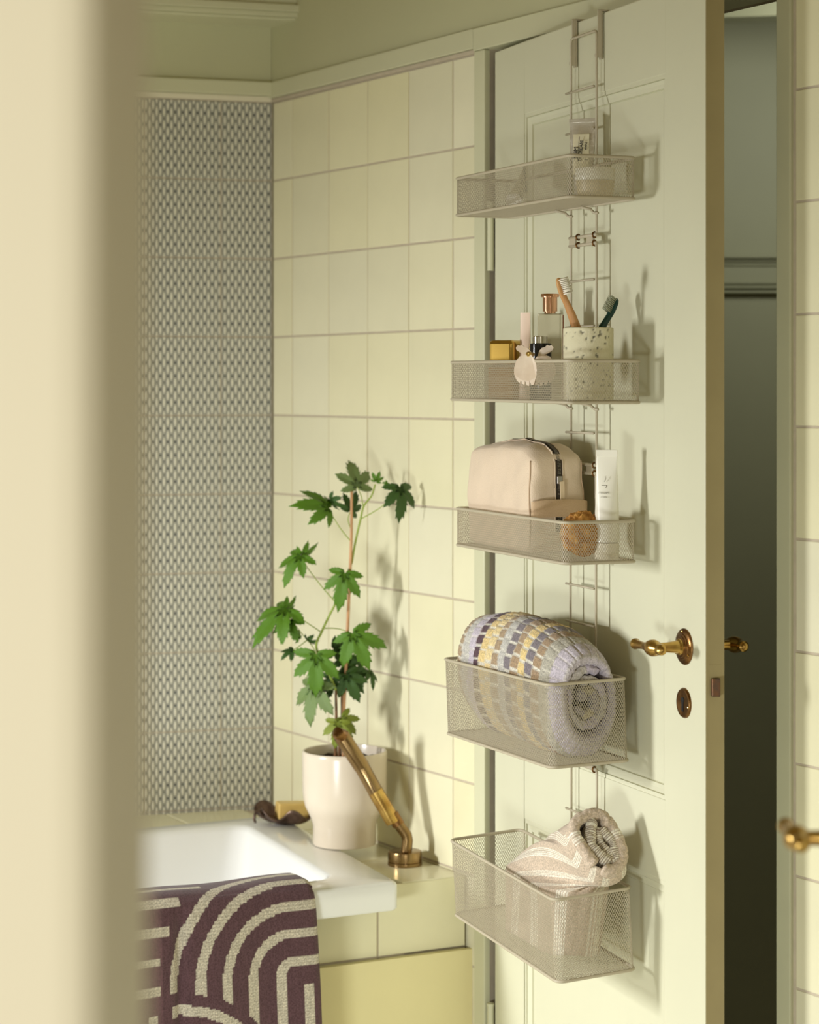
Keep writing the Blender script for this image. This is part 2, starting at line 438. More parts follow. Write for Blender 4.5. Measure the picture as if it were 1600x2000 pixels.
# latch on the lock edge
lz = -0.394
q = MB(); q.box(DW-0.0005, DW+0.0004, 0.0006, DT-0.0006, 0.002, 0.544+Z0); q.build('lock_edge', mat('tan_edge_paint',(172,158,116),0.5,var=0.08,vscale=12), door)  # darker tan than the rest of the leaf
lt = MB()
lt.add([(DW,0.008,lz-0.012+Z0),(DW,0.021,lz-0.012+Z0),(DW,0.021,lz+0.012+Z0),(DW,0.008,lz+0.012+Z0),
        (DW+0.004,0.008,lz-0.012+Z0),(DW+0.009,0.0175,lz-0.012+Z0),(DW+0.009,0.0175,lz+0.012+Z0),(DW+0.004,0.008,lz+0.012+Z0)],
       [(0,1,5,4),(1,2,6,5),(2,3,7,6),(3,0,4,7),(4,5,6,7)])
lt.build('latch', M['steel'], door, bevel=0.0008)
lp = MB(); lp.box(DW-0.001, DW+0.0006, 0.005, 0.0235, lz-0.075+Z0, lz+0.03+Z0); lp.build('lock_plate', bpy.data.materials['tan_edge_paint'], door, bevel=0.0004)

# second door leaf at the right edge of the frame, only its handle shows
d2 = empty('door_2', (0.377, 1.30, 0.01)); struct(d2)
p = MB(); p.box(0, 0.04, 0, 0.72, 0, 1.97); p.build('leaf', M['paint'], d2, bevel=0.002)
h2 = empty('door_handle', (0, 0.665, H-0.383-0.01), (0,0,-math.pi/2)); h2.parent = d2
handle_parts(h2)

# ================================================================== BATH
P0 = Vector((-0.0171, 3.672, 0)); E1 = Vector((-0.359, 0.933, 0)).normalized(); E2 = Vector((-0.886,-0.4636,0)).normalized()
FN = Vector((0.4636,-0.886,0)).normalized()
ZR = H-0.785; ZL = H-0.803
def TP(i, j, z): v = P0+E1*i+E2*j; return Vector((v.x, v.y, z))
tubth = empty('bathtub', TP(0.3,0.5,0)); tag(tubth, 'white enamel bathtub with square-edged rim set in tiled ledge', 'bathtub')
def rr(i0, i1, j0, j1, r, n=6):
    out = []
    for (ci, cj, a0) in [(i1-r, j1-r, 0), (i0+r, j1-r, 90), (i0+r, j0+r, 180), (i1-r, j0+r, 270)]:
        for k in range(n+1):
            a = math.radians(a0+90*k/n); out.append((ci+r*math.cos(a), cj+r*math.sin(a)))
    return out
LI, LJ = 0.62, 1.45
rings = [(rr(0.004,LI,0.004,LJ,0.008), ZR-0.046),(rr(0,LI,0,LJ,0.010), ZR-0.042),(rr(0,LI,0,LJ,0.010), ZR-0.006),(rr(0.002,LI-.002,0.002,LJ-.002,0.010), ZR-0.0018),(rr(0.006,LI-0.006,0.006,LJ-0.006,0.010), ZR),
         (rr(0.068,LI-0.05,0.082,LJ-0.07,0.035), ZR),(rr(0.074,LI-0.056,0.088,LJ-0.076,0.035), ZR-0.002),(rr(0.078,LI-0.06,0.092,LJ-0.08,0.038), ZR-0.010),
         (rr(0.10,LI-0.08,0.13,LJ-0.14,0.07), ZR-0.32),(rr(0.14,LI-0.12,0.18,LJ-0.2,0.08), ZR-0.37)]
q = MB(); n = len(rings[0][0])
q.add([tuple(TP(i,j,z)-tubth.location) for R,z in rings for (i,j) in R],
      [(k*n+a, k*n+(a+1)%n, (k+1)*n+(a+1)%n, (k+1)*n+a) for k in range(len(rings)-1) for a in range(n)]+[tuple((len(rings)-1)*n+a for a in range(n))])
o = q.build('shell', M['tub'], tubth, smooth=True)
bm = bmesh.new(); bm.from_mesh(o.data); bmesh.ops.recalc_face_normals(bm, faces=bm.faces); bm.to_mesh(o.data); bm.free()
o.data.set_sharp_from_angle(angle=math.radians(50))

# ledge: tiled top strip along the side wall and behind the bath, tiled front
ledge = struct(empty('trim_8', (0,0,0)))
# front plane: passes under the rim
FQ = Vector((-0.0125, 3.752, 0))           # front top edge beside the bath
def FPt(x): return FQ-E2*x                 # x to the right
# meeting with the side wall
C0 = Vector((CX, CY, 0)); dW = Vector((cw,-sw,0)); nW = Vector((-sw,-cw,0))
xr = (FQ-C0).dot(nW)/(-( -E2).dot(nW)) if False else None
dirr = -E2
xr = -((FQ-C0).dot(nW)-0.002)/dirr.dot(nW)
FR = FQ+dirr*xr
q = MB()
def body(poly, z0, z1): q.prism([(v.x, v.y) for v in poly], z0, z1)
cornr = WP(0.004,0.004,0)
body([FQ+dirr*0.004, FR-dirr*0.001, cornr, TP(LI,0.006,0)], ZR-0.24, ZL-0.003)
bdir = Vector((-math.cos(TB), -math.sin(TB), 0))
bl = cornr+bdir*1.6
body([TP(LI+0.002,0.0,0), cornr, bl, TP(LI+0.002,1.45,0)], ZR-0.24, ZL-0.003)
# front facing under the rim
body([FQ+E2*1.45+FN*-0.03, FQ+E2*1.45, FR-dirr*0.001, FR-FN*0.03], 0, ZL-0.012)
q.build('base', M['grout'], ledge)
# top tiles on strip (between the rim edge and the wall)
def wall_pt(s): return WP(tw(890)-s, 0.003, 0)
ts = tw(898)
segs = [0.0, 0.16, 0.31, 0.46, 0.60]
def rim_pt(i): return TP(i, -0.002, 0)
fr0 = FQ; 
for k in range(4):
    g = 0.0016
    if k == 0: a0, b0 = FQ+dirr*0.001, FR-dirr*0.002
    else: a0, b0 = rim_pt(0.085+segs[k]+g), WP(ts-segs[k]-g, 0.003, 0)
    a1, b1 = rim_pt(0.085+segs[k+1]-g), WP(max(ts-segs[k+1]+g,0.005), 0.003, 0)
    t_ = MB(); t_.prism([(a0.x,a0.y),(b0.x,b0.y),(b1.x,b1.y),(a1.x,a1.y)], ZL-0.006, ZL)
    t_.build('tile', M['tile'], ledge, bevel=0.001, seg=1)
for k in range(9):
    a0 = cornr+bdir*(0.06+0.15*k); a1 = cornr+bdir*(0.06+0.15*(k+1)-0.003)
    r0 = TP(LI+0.004, max(0,0.15*k+0.0),0); r1 = TP(LI+0.004, 0.15*(k+1)-0.003,0)
    t_ = MB(); t_.prism([(r0.x,r0.y),(a0.x,a0.y),(a1.x,a1.y),(r1.x,r1.y)], ZL-0.006, ZL)
    t_.build('tile', M['tile'], ledge, bevel=0.001, seg=1)
# front tiles
ang = math.atan2(dirr.y, dirr.x)
fe = empty('front_facing', FQ+FN*0.0022+Vector((0,0,0)), (0,0,ang)); fe.parent = ledge
def fx(px):            # distance to the right of FQ on the front plane for column px
    k = (px-800)/FPX; o_ = FQ+FN*0.0055
    return (k*o_.y-o_.x)/(dirr.x-k*dirr.y)
xj = fx(740)
jx = [xr-0.001, xj, xj-0.15, xj-0.30, xj-0.45, xj-0.6, xj-0.75, xj-0.9, xj-1.05, xj-1.2]
for i in range(9):
    for (z1, z0) in [(ZL-0.0005, ZL-0.117),(ZL-0.117, ZL-0.267),(ZL-0.267, ZL-0.417)]:
        put_tile(fe, jx[i+1], jx[i], z0, z1, 'tile')
# smooth yellow access panel
q = MB(); yo = FQ+FN*0.018
ap = empty('access_panel', yo, (0,0,ang)); ap.parent = ledge
xe = fx(917)
yq = MB(); yq.box(-1.2, xe-0.001, 0, 0.010, 0.002, H-0.921); yq.build('board', M['yellow'], ap, bevel=0.001)
yq = MB(); yq.box(xe-0.001, xe+0.0005, -0.0006, 0.012, 0.002, H-0.9205); yq.build('edge_trim', M['jamb'], ap)

# ================================================================== DOOR RACK
LW0, LW1, LB = da(1115.5, 0.012), da(1165.5, 0.012), 0.012
rack = droot('door_rack', 'taupe wire ladder hooked over the top of the panelled door', 'rack', 0, 0, 0)
def rung_z(py): return dz(py, (LW0+LW1)/2, LB)
def sec(z1, z0, off=0.0):
    q = MB()
    r = 0.0019; x0, x1 = LW0+off, LW1+off
    q.tube([(x0,-LB,z0),(x0,-LB,z1-0.006),(x0+0.002,-LB,z1-0.001),(x0+0.006,-LB,z1),(x1-0.006,-LB,z1),(x1-0.002,-LB,z1-0.001),(x1,-LB,z1-0.006),(x1,-LB,z0)], r, 10)
    return q.build('ladder_frame', M['wire'], rack, smooth=True)
zc1, zc2 = rung_z(470), rung_z(915)
zc3 = -0.545
sec(rung_z(68), zc1+0.005); sec(zc1-0.005, zc2+0.005); sec(zc2-0.005, zc3+0.005, -0.002); sec(zc3-0.005, -0.76, 0.001)
for py in (175, 256, 330, 404, 548, 638, 720, 770, 845, 1050, 1145, 1218, 1290, 1365, 1440, 1590, 1650):
    z = rung_z(py)
    q = MB(); q.tube([(LW0-0.010,-LB-0.0036,z),(LW1-0.002,-LB-0.0036,z)], 0.0018, 10)
    q.build('rung', M['wire'], rack, smooth=True)
for zc in (zc1, zc2, zc3):
    for s_ in (-1, 1):
        q = MB(); q.tube([(LW0-0.002,-LB-0.001,zc+0.006*s_),(LW1+0.002,-LB-0.001,zc+0.006*s_)], 0.0026, 10)
        q.build('rung', M['wire'], rack, smooth=True)
    for xa_, xb_, x in ((LW0-0.001, LW0+0.02, LW0+0.029), (LW1-0.03, LW1-0.008, LW1-0.004)):
        q = MB(); q.box(xa_, xb_, -LB-0.003, -LB+0.001, zc-0.0065, zc+0.0065)
        cl = q.build('clip', M['wire'], rack, bevel=0.0008)
        for s_ in (-1, 1):
            q = MB()
            pts = [(x, -LB-0.001+0.0040*math.cos(a), zc+0.006*s_+0.0040*math.sin(a)) for a in [math.radians(60+30*k) for k in range(9)]]
            q.tube(pts, 0.0012, 8)
            q.build('ring', M['brass_dark'], cl, smooth=True)
for x in (LW0, LW1):
    q = MB(); w = 0.0085; th = 0.0018; zt = 0.5475
    q.box(x-w, x+0.001, -0.0045, -0.0045+th, 0.478, zt); q.box(x-w, x+0.001, -0.0045, DT+0.004, zt, zt+th)
    q.box(x-w, x+0.001, DT+0.003, DT+0.003+th, 0.49, zt); q.box(x-0.001, x+0.001, -0.0105, -0.0045, 0.480, zt+th)
    q.tube([(x-0.004,-0.006,0.484),(x-0.004,-0.012,0.484)], 0.0035, 10)
    q.build('hook', M['wire'], rack, bevel=0.0006)

# ------------------------------------------------------------------ baskets
HP, VP = 0.0037, 0.0062
def strip_prism(q, P, Nn, w, t):
    # P: surface points, Nn: outward normals; ribbon w wide, t thick
    P = [Vector(p) for p in P]; vs = []; n = len(P)
    for i, p in enumerate(P):
        d = (P[min(i+1,n-1)]-P[max(i-1,0)]).normalized(); nn = Vector(Nn[i]); sd_ = d.cross(nn).normalized()
        for (a, b_) in ((-1,-1),(1,-1),(1,1),(-1,1)): vs.append(p+sd_*(a*w/2)+nn*(b_*t/2))
    fs = [(i*4+k, i*4+(k+1)%4, (i+1)*4+(k+1)%4, (i+1)*4+k) for i in range(n-1) for k in range(4)]
    q.add(vs, fs)
def rrect(L_, D_, r, nc=6):
    # closed rounded rectangle path: pieces for x in [-L/2, L/2], y in [-D, 0]
    pts = []
    for cx_, cy_, a0 in [(L_/2-r,-D_+r,-90),(L_/2-r,-r,0),(-L_/2+r,-r,90),(-L_/2+r,-D_+r,180)]:
        for k in range(nc+1):
            a = math.radians(a0+90*k/nc); pts.append((cx_+r*math.cos(a), cy_+r*math.sin(a), math.cos(a), math.sin(a)))
    return pts
def basket(label, aL, aR, bf, zt, zb, ry, rx):
    L_, D_, Hh = aR-aL, bf-0.016, zt-zb
    r = 0.012
    o = droot('wire_basket', label, 'basket', (aL+aR)/2, 0.016, zb, 'mesh baskets hung on the door rack', 0, rx, ry)
    path = rrect(L_, D_, r)
    q = MB(); q.tube([(x,y,Hh) for x,y,_,_ in path], 0.0024, 8, closed=True); q.build('top_rim', M['wire'], o, smooth=True)
    q = MB(); q.tube([(x,y,0) for x,y,_,_ in path], 0.0024, 8, closed=True); q.build('bottom_rim', M['wire'], o, smooth=True)
    cum = [0]
    for i in range(len(path)):
        a = path[i]; c = path[(i+1)%len(path)]; cum.append(cum[-1]+math.hypot(c[0]-a[0], c[1]-a[1]))
    per = cum[-1]; ncol = round(per/HP); hp = per/ncol
    nv = max(1, round(Hh/VP*2)/2); vp = Hh/nv
    def at_s(s):
        s %= per
        import bisect
        i = min(bisect.bisect_right(cum, s)-1, len(path)-1)
        a = path[i]; c = path[(i+1)%len(path)]; u = (s-cum[i])/max(1e-9, cum[i+1]-cum[i])
        nx, ny = a[2]+(c[2]-a[2])*u, a[3]+(c[3]-a[3])*u; l = math.hypot(nx, ny)
        return a[0]+(c[0]-a[0])*u, a[1]+(c[1]-a[1])*u, nx/l, ny/l
    q = MB(); ds = hp*nv
    allc = cum[:-1]; rear = (cum[13]+0.004, cum[14]-0.004)
    for i in range(ncol):
        for sgn in (1, -1):
            s0 = i*hp; s1 = s0+sgn*ds
            lo, hi = min(s0,s1), max(s0,s1)
            # the side against the door is open: leave its run out
            spans = [(lo, hi)]
            for k in (-1, 0, 1):
                ra, rb_ = rear[0]+k*per, rear[1]+k*per
                spans = [t for (a_, b_) in spans for t in ((a_, min(b_, ra)), (max(a_, rb_), b_)) if t[1]-t[0] > 1e-5]
            for (a_, b_) in spans:
                cuts = sorted({a_, b_} | {c+k*per for c in allc for k in (-1,0,1) if a_ < c+k*per < b_})
                P, Nn = [], []
                for s in cuts:
                    x, y, nx, ny = at_s(s); z = (s-s0)/(s1-s0)*Hh
                    P.append((x,y,z)); Nn.append((nx,ny,0))
                strip_prism(q, P, Nn, 0.00056, 0.0004)
    tag(q.build('mesh_side', M['wire'], o), kind='stuff')
    q = MB(); x0, x1, y0, y1 = -L_/2+0.003, L_/2-0.003, -D_+0.003, -0.003
    # floor: expanded metal, long way across the depth
    gp, gv = 0.0075, 0.0042; sl = gv/gp
    nlines = int((L_+D_*0)/gv)+int(D_/gp*1)+60
    yv = y1-y0; shift = yv*sl
    k = 0; s = x0-shift
    while s < x1+shift:
        for sgn in (1, -1):
            xa, xb = s, s+sgn*shift
            pa, pb = (xa, y0), (xb, y1)
            # clip in x
            def clip(pa, pb):
                (ax_, ay), (bx, by) = pa, pb
                t0_, t1_ = 0.0, 1.0; dx = bx-ax_
                for bound, sg in ((x0, 1), (x1, -1)):
                    va, vb = (ax_-bound)*sg, (bx-bound)*sg
                    if va < 0 and vb < 0: return None
                    if va < 0: t0_ = max(t0_, va/(va-vb))
                    if vb < 0: t1_ = min(t1_, va/(va-vb))
                if t0_ >= t1_: return None
                return (ax_+dx*t0_, ay+(by-ay)*t0_), (ax_+dx*t1_, ay+(by-ay)*t1_)
            c = clip(pa, pb)
            if c: strip_prism(q, [(c[0][0],c[0][1],0),(c[1][0],c[1][1],0)], [(0,0,1)]*2, 0.0007, 0.0004)
        s += gv
    tag(q.build('mesh_floor', M['wire'], o), kind='stuff')
    # hooks at the back reaching the ladder
    for x in (LW0-(aL+aR)/2, LW1-(aL+aR)/2):
        q = MB(); q.tube([(x-0.003,-0.02,-0.003),(x-0.003,-0.004,-0.006),(x-0.003,0.000,-0.010),(x+0.004,0.001,-0.012),(x+0.011,0.001,-0.0118)], 0.0021, 8)
        q.tube([(x-0.003,-0.001,0),(x-0.003,0.004,Hh*0.8),(x-0.003,0.004,Hh+0.004)], 0.0016, 8)
        q.build('basket_hook', M['wire'], o, smooth=True)
    o['dims'] = [L_, D_, Hh]
    return o
BS = [
 ('topmost shallow mesh basket on the door, seen from below', .123,.558,.118,.3235,.267, 0.010, 0.0),
 ('shallow mesh basket at eye level holding perfume and toothbrushes', .124,.5745,.127,.040,-.0170, 0.006, 0.0),
 ('shallow mesh basket holding the beige toiletry bag and sponge', .145,.559,.1258,-.1835,-.2395, 0.0, 0.0),
 ('deep mesh basket holding the rolled block-pattern terry towel', .1337,.537,.1367,-.409,-.523, -0.020, 0.03),
 ('lowest deep mesh basket holding the rolled beige striped towel', .162,.557,.1347,-.6866,-.801, 0.026, 0.07)]
BK = [basket(*x) for x in BS]
for x in BK: del x['dims']

# ================================================================== CONTENTS
M['chrome'] = mat('crumpled_foil', (214,208,194), 0.28, metal=0.55, bump=0.5, bscale=90)
M['label'] = mat('cream_label', (226,218,186), 0.5)
M['ink'] = mat('black_ink', (38,34,28), 0.6)
M['greyink'] = mat('grey_ink', (120,112,96), 0.6)
M['cream'] = mat('cream_plastic', (230,222,200), 0.35, spec=0.5)
M['white'] = mat('white_plastic', (240,236,220), 0.3)
M['pink'] = mat('pink_plastic', (232,206,182), 0.4)
M['gold'] = mat('polished_gold', (206,170,88), 0.16, metal=1)
M['copper'] = mat('rose_gold_cap', (226,176,144), 0.16, metal=1)
M['silver'] = mat('silver_cap', (206,200,188), 0.16, metal=1)
M['glass'] = mat('perfume_glass', (236,232,222), 0.03, trans=1.0, ior=1.45)
M['copperglass'] = mat('copper_glass_edge', (150,82,50), 0.1, metal=0.4)
M['blackgloss'] = mat('black_jar', (22,18,16), 0.15)
M['amber'] = mat('amber_jar', (190,140,60), 0.15, trans=0.5)
M['travertine'] = mat('travertine', (214,206,172), 0.75, rgb2=(196,184,146), vscale=30, bump=0.5, bscale=140)
M['bamboo'] = mat('bamboo', (204,156,98), 0.5, rgb2=(180,126,72), vscale=30, stretch=(1,1,0.2))
M['teal'] = mat('dark_teal_plastic', (22,62,56), 0.3)
M['bristle'] = mat('white_bristle', (236,230,212), 0.6)
M['gbristle'] = mat('grey_green_bristle', (158,160,132), 0.6)
M['clip'] = mat('cream_acetate', (232,214,190), 0.35, rgb2=(214,192,166), vscale=45)
M['bag'] = mat('beige_canvas', (226,205,178), 0.85, var=0.05, vscale=14, bump=0.35, bscale=500, sheen=0.2)
M['strap'] = mat('woven_strap', (216,186,150), 0.85, bump=0.5, bscale=800)
M['zip'] = mat('zip_metal', (150,145,138), 0.3, metal=0.9)
M['ziptape'] = mat('zip_tape', (66,56,44), 0.9)
M['sponge'] = mat('sea_sponge', (214,160,84), 0.95, rgb2=(160,104,44), vscale=70, bump=1.0, bscale=160)

def text_mesh(body, size, name, material, parent, loc, rot, extrude=0.00008, sx=1.0, bold=False):
    cu = bpy.data.curves.new('txt', 'FONT'); cu.body = body; cu.size = size; cu.extrude = extrude
    cu.align_x = 'CENTER'; cu.align_y = 'CENTER'; cu.resolution_u = 2
    to = bpy.data.objects.new('txt', cu); COL.objects.link(to)
    bpy.context.view_layer.update()
    me = bpy.data.meshes.new_from_object(to.evaluated_get(bpy.context.evaluated_depsgraph_get()))
    bpy.data.objects.remove(to); bpy.data.curves.remove(cu)
    me.materials.clear(); me.materials.append(material)
    o = bpy.data.objects.new(name, me); o.location = loc; o.rotation_euler = rot; o.scale = (sx,1,1)
    return link(o, parent)

def squeeze(q, r0, w1, hgt, n=28, rows=16, crimp=0.10, cr_t=0.0006, wob=0.0, z0=0.0):
    """tube body: round at z0, flattening to a wide crimp at the top"""
    P = []
    for i in range(rows+1):
        u = i/rows; z = z0+hgt*u
        v = min(1, u/(1-crimp)); v2 = v*v*(3-2*v)*0.5+v*0.5
        rx = r0+(w1/2-r0)*v2; ry = r0*(1-v2)+cr_t
        row = []
        for k in range(n+1):
            a = 2*math.pi*k/n
            d = wob*noise.noise(Vector((math.cos(a)*2, z*60, math.sin(a)*2)))*math.sin(math.pi*min(1,u*1.0))
            row.append(((rx)*math.cos(a), (ry+d)*math.sin(a), z))
        P.append(row)
    q.grid(P)
    q.add([P[0][k] for k in range(n)], [tuple(range(n))[::-1]]); q.add([P[-1][k] for k in range(n)], [tuple(range(n))])

# ---- basket 1
zb1 = .2665
aj = da(1163, 0.049)
j = droot('cream_jar', 'round cream jar with pale lid in the topmost basket', 'jar', aj, 0.049, zb1+0.001)
q = MB(); q.lathe([(0.020,0),(0.0235,0.003),(0.0262,0.012),(0.0272,0.026)], 40); q.build('body', mat('jar_body',(214,200,166),0.4), j, auto=True)
q = MB(); q.lathe([(0.0276,0.0262),(0.0282,0.028),(0.0282,0.0425),(0.0272,0.0438),(0.0,0.0438)], 40); q.build('lid', M['white'], j, auto=True)
zt_ = dz(229, da(1139,0.03), 0.03); a_ = da(1135, 0.03)
t1 = droot('cream_tube', 'crumpled aluminium cream tube standing up in the topmost basket', 'tube', a_, 0.027, zb1+0.001, None, turn=math.radians(52))
q = MB(); hh = zt_-zb1-0.002
squeeze(q, 0.0125, 0.040, hh-0.012, crimp=0.06, wob=0.006, z0=0.012); q.build('foil_body', M['chrome'], t1, auto=True)
q = MB(); q.lathe([(0.008,0),(0.008,0.011),(0.006,0.012)], 20); q.build('cap', M['white'], t1, auto=True)
q = MB(); q.box(-0.0205,0.0205,-0.0013,0.0013,hh-0.006,hh); q.build('crimp', M['chrome'], t1, bevel=0.0004)
# printed paper-like label following the tube front
def label_patch(parent, r0, w1, hgt, z0, u0, u1, x0, x1, name, material, push=0.0006, crimp=0.06, slant=0.0):
    P = []
    for i in range(15):
        u = u0+(u1-u0)*i/14; z = z0+hgt*u
        v = min(1, u/(1-crimp)); v2 = v*v*(3-2*v)*0.5+v*0.5
        rx = r0+(w1/2-r0)*v2; ry = r0*(1-v2)+0.0006
        row = []
        for k in range(15):
            x = x0+(x1-x0)*k/14; x = max(-0.98*rx, min(0.98*rx, x+slant*(u-u0)))
            row.append((x, -(ry*math.sqrt(max(0,1-(x/rx)**2))+push+0.0006), z))
        P.append(row)
    q = MB(); q.grid(P); return q.build(name, material, parent, smooth=True)
lab = label_patch(t1, 0.0125, 0.040, hh-0.012, 0.012, 0.28, 0.80, -0.0135, 0.0105, 'label', M['label'], push=0.0012)
def ysurf(z, x, r0=0.0125, w1=0.040, hgt=hh-0.012, z0=0.012):
    u = (z-z0)/hgt; v = min(1,u/0.94); v2 = v*v*(3-2*v)*0.5+v*0.5
    rx = r0+(w1/2-r0)*v2; ry = r0*(1-v2)+0.0006
    return -(ry*math.sqrt(max(0,1-(x/rx)**2))+0.0024)
zm = 0.012+(hh-0.012)*0.57
lean = math.atan2(ysurf(zm+0.01,0)-ysurf(zm-0.01,0), 0.02)
for txt, sz, x, zz in (('TUM', 0.0088, -0.0088, zm-0.002), ('D CREAM', 0.0070, -0.0010, zm+0.001), ('MAINS', 0.0038, 0.0065, zm+0.008)):
    text_mesh(txt, sz, 'lettering', M['ink'], lab, (x, ysurf(zz,x)-0.0012, zz), (math.pi/2-lean*0, -math.pi/2+0.10, 0), extrude=0.0004)
q = MB(); q.box(-0.0052,-0.0047,-0.0006,0.0,-0.018,0.021); q.build('printed_line', M['ink'], lab, loc=(0,ysurf(zm,-0.005)-0.0006,zm), rot=(0,0.08,0))
q = MB(); q.box(0.0028,0.0095,-0.0006,0.0,-0.0125,-0.0118); q.build('printed_line', M['ink'], lab, loc=(0,ysurf(zm,0.006)-0.0006,zm), rot=(0,0.0,0))
# a second crumpled tube lying in the basket, its folded end above the rim
ax2 = Vector((-0.74,0.46,0.33)).normalized(); wx2 = Vector((0.2,-0.15,0.95)); wx2 = (wx2-ax2*wx2.dot(ax2)).normalized(); wy2 = ax2.cross(wx2)
t2 = empty('foil_tube', (0,0,0)); tag(t2, 'dark foil tube lying in the topmost basket, folded end above rim', 'tube')
t2.matrix_world = Matrix.Translation(DP(da(1026,0.040), 0.040, zb1+0.0535)) @ Matrix.Rotation(-TD, 4, 'Z') @ Matrix((wx2, wy2, ax2)).transposed().to_4x4()
q = MB(); squeeze(q, 0.0115, 0.040, 0.115, crimp=0.08, wob=0.006, z0=-0.118); q.build('foil_body', M['chrome'], t2, auto=True)
q = MB(); q.box(-0.0205,0.0205,-0.0012,0.0012,-0.006,0.006); q.build('crimp', mat('dark_foil',(150,148,138),0.3,metal=0.8,bump=0.4,bscale=120), t2, bevel=0.0004)

# ---- basket 2
zb2 = -0.0165
gj = droot('gold_jar', 'square gold-lidded jar at the left end of the eye-level basket', 'jar', da(993,0.066), 0.068, zb2+0.001, None, turn=math.radians(38))
q = MB(); q.box(-0.022,0.022,-0.022,0.022,0,0.050); q.build('body', M['amber'], gj, bevel=0.004, seg=3, smooth=False)
q = MB(); q.box(-0.0212,0.0212,-0.0212,0.0212,0.051,0.090); q.build('lid', M['gold'], gj, bevel=0.006, seg=4)
pt = droot('pink_tube', 'slim pink tube standing behind the gold jar', 'tube', da(1024,0.052), 0.050, zb2+0.001, None, turn=math.radians(40))
htop = dz(612, da(1024,0.05), 0.05)-zb2
q = MB(); squeeze(q, 0.0100, 0.017, htop-0.018, crimp=0.10, z0=0.018); q.build('body', M['pink'], pt, auto=True)
q = MB(); q.lathe([(0.0098,0),(0.0104,0.001),(0.0104,0.0175),(0.0,0.0176)], 24); q.build('cap', M['pink'], pt, auto=True)
# perfume bottle
ab = da(1077,0.05)
pb = droot('perfume_bottle', 'clear glass perfume bottle with rose gold cap', 'bottle', ab, 0.052, zb2+0.001, None, turn=math.radians(66))
bh = dz(614, ab, 0.05)-zb2
q = MB(); q.box(-0.0185,0.0185,-0.0125,0.0125,0,bh); q.build('glass_body', M['glass'], pb, bevel=0.003, seg=3)
q = MB(); q.box(0.0187,0.0200,-0.0115,0.0115,0.002,bh-0.002); q.build('side_plate', M['copperglass'], pb, bevel=0.0005)
q = MB(); q.lathe([(0.0085,bh),(0.0085,bh+0.003),(0.0108,bh+0.0032),(0.0108,bh+0.0235),(0.0108,bh+0.024),(0.0135,bh+0.0242),(0.0138,bh+0.028),(0.0132,bh+0.029),(0.0,bh+0.029)], 32)
q.build('cap', M['copper'], pb, auto=True)
# black jar
bj_a = da(1056,0.085)
bj = droot('black_jar', 'small black jar with silver lid behind the hair clip', 'jar', bj_a, 0.085, zb2+0.001, None)
jh = dz(672, bj_a, 0.085)-zb2
q = MB(); q.lathe([(0.0150,0),(0.0160,0.002),(0.0160,jh-0.001),(0.0150,jh)], 32); q.build('body', M['blackgloss'], bj, auto=True)
q = MB(); q.lathe([(0.0112,jh),(0.0112,jh+0.0095),(0.0104,jh+0.0104),(0.0,jh+0.0104)], 28, (-0.002,0,0)); q.build('lid', M['silver'], bj, auto=True)
q = MB(); P = []
for zz in (0.024-0.0,0.036):
    P.append([(0.0163*math.cos(a), 0.0163*math.sin(a), zz) for a in [math.radians(-120+k*9) for k in range(9)]])
q.grid(P); lb = q.build('label', mat('pale_blue_label',(206,208,198),0.5), bj, smooth=True)
text_mesh('AMP', 0.0052, 'lettering', M['ink'], lb, (0.0163*math.cos(math.radians(-84)), 0.0163*math.sin(math.radians(-84))-0.0004, 0.0325), (math.pi/2,0,math.radians(6)))
# travertine tumbler
at_, bt_ = da(1149.5,0.070), 0.070
tm = droot('stone_tumbler', 'pitted travertine tumbler holding two toothbrushes', 'cup', at_, bt_, zb2+0.001)
th_ = dz(641.5, at_, bt_)-zb2; R_ = 0.0352
q = MB(); N_, K_ = 110, 54; P = []
def pit(v):
    c = noise.cell_vector(v*1)  # cheap jitter
    n1 = noise.noise(v*210); n2 = noise.noise(v*48+Vector((3,1,7)))
    d = 0
    if n1 > 0.50-0.30*max(0,n2*2): d = -0.0022*min(1,(n1-(0.50-0.30*max(0,n2*2)))*9)
    return d
for i in range(K_+1):
    z = th_*i/K_; row = []
    for k in range(N_+1):
        a = 2*math.pi*(k%N_)/N_; v = Vector((R_*math.cos(a), R_*math.sin(a), z*1.25))
        r = R_+pit(v)+(-0.0008 if i in (0,K_) else 0); row.append((r*math.cos(a), r*math.sin(a), z+ (0.0008*noise.noise(Vector((math.cos(a)*3,math.sin(a)*3,1))) if i == K_ else 0)))
    P.append(row)
for rr_, zz in ((R_-0.005,th_-0.0008),(R_-0.0055,th_-0.003),(R_-0.0055,0.006),(0.0,0.006)):
    P.append([(rr_*math.cos(2*math.pi*k/N_), rr_*math.sin(2*math.pi*k/N_), zz) for k in range(N_+1)])
P.insert(0, [(0,0,0)]*(N_+1))
q.grid(P); tmo = q.build('body', M['travertine'], tm, smooth=True)
ca = tmo.data.color_attributes.new('col', 'FLOAT_COLOR', 'POINT')
cols_ = []
for v in tmo.data.vertices:
    rad = math.hypot(v.co.x, v.co.y); d = max(0, min(1, (R_-rad)/0.0016)) if rad > R_-0.003 and 0.001 < v.co.z < th_-0.002 else 0
    n1 = 0.5+0.5*noise.noise(Vector(v.co)*40+Vector((5,0,0))); base = (0.66+0.06*n1, 0.61+0.06*n1, 0.40+0.07*n1)
    cols_ += [base[i]*(1-0.80*d)+0.10*d*(0.5,0.45,0.3)[i] for i in range(3)]+[1]
ca.data.foreach_set('color', cols_)
nt = M['travertine'].node_tree; an = nt.nodes.new('ShaderNodeAttribute'); an.attribute_name = 'col'
nt.links.new(an.outputs['Color'], nt.nodes['Principled BSDF'].inputs['Base Color'])

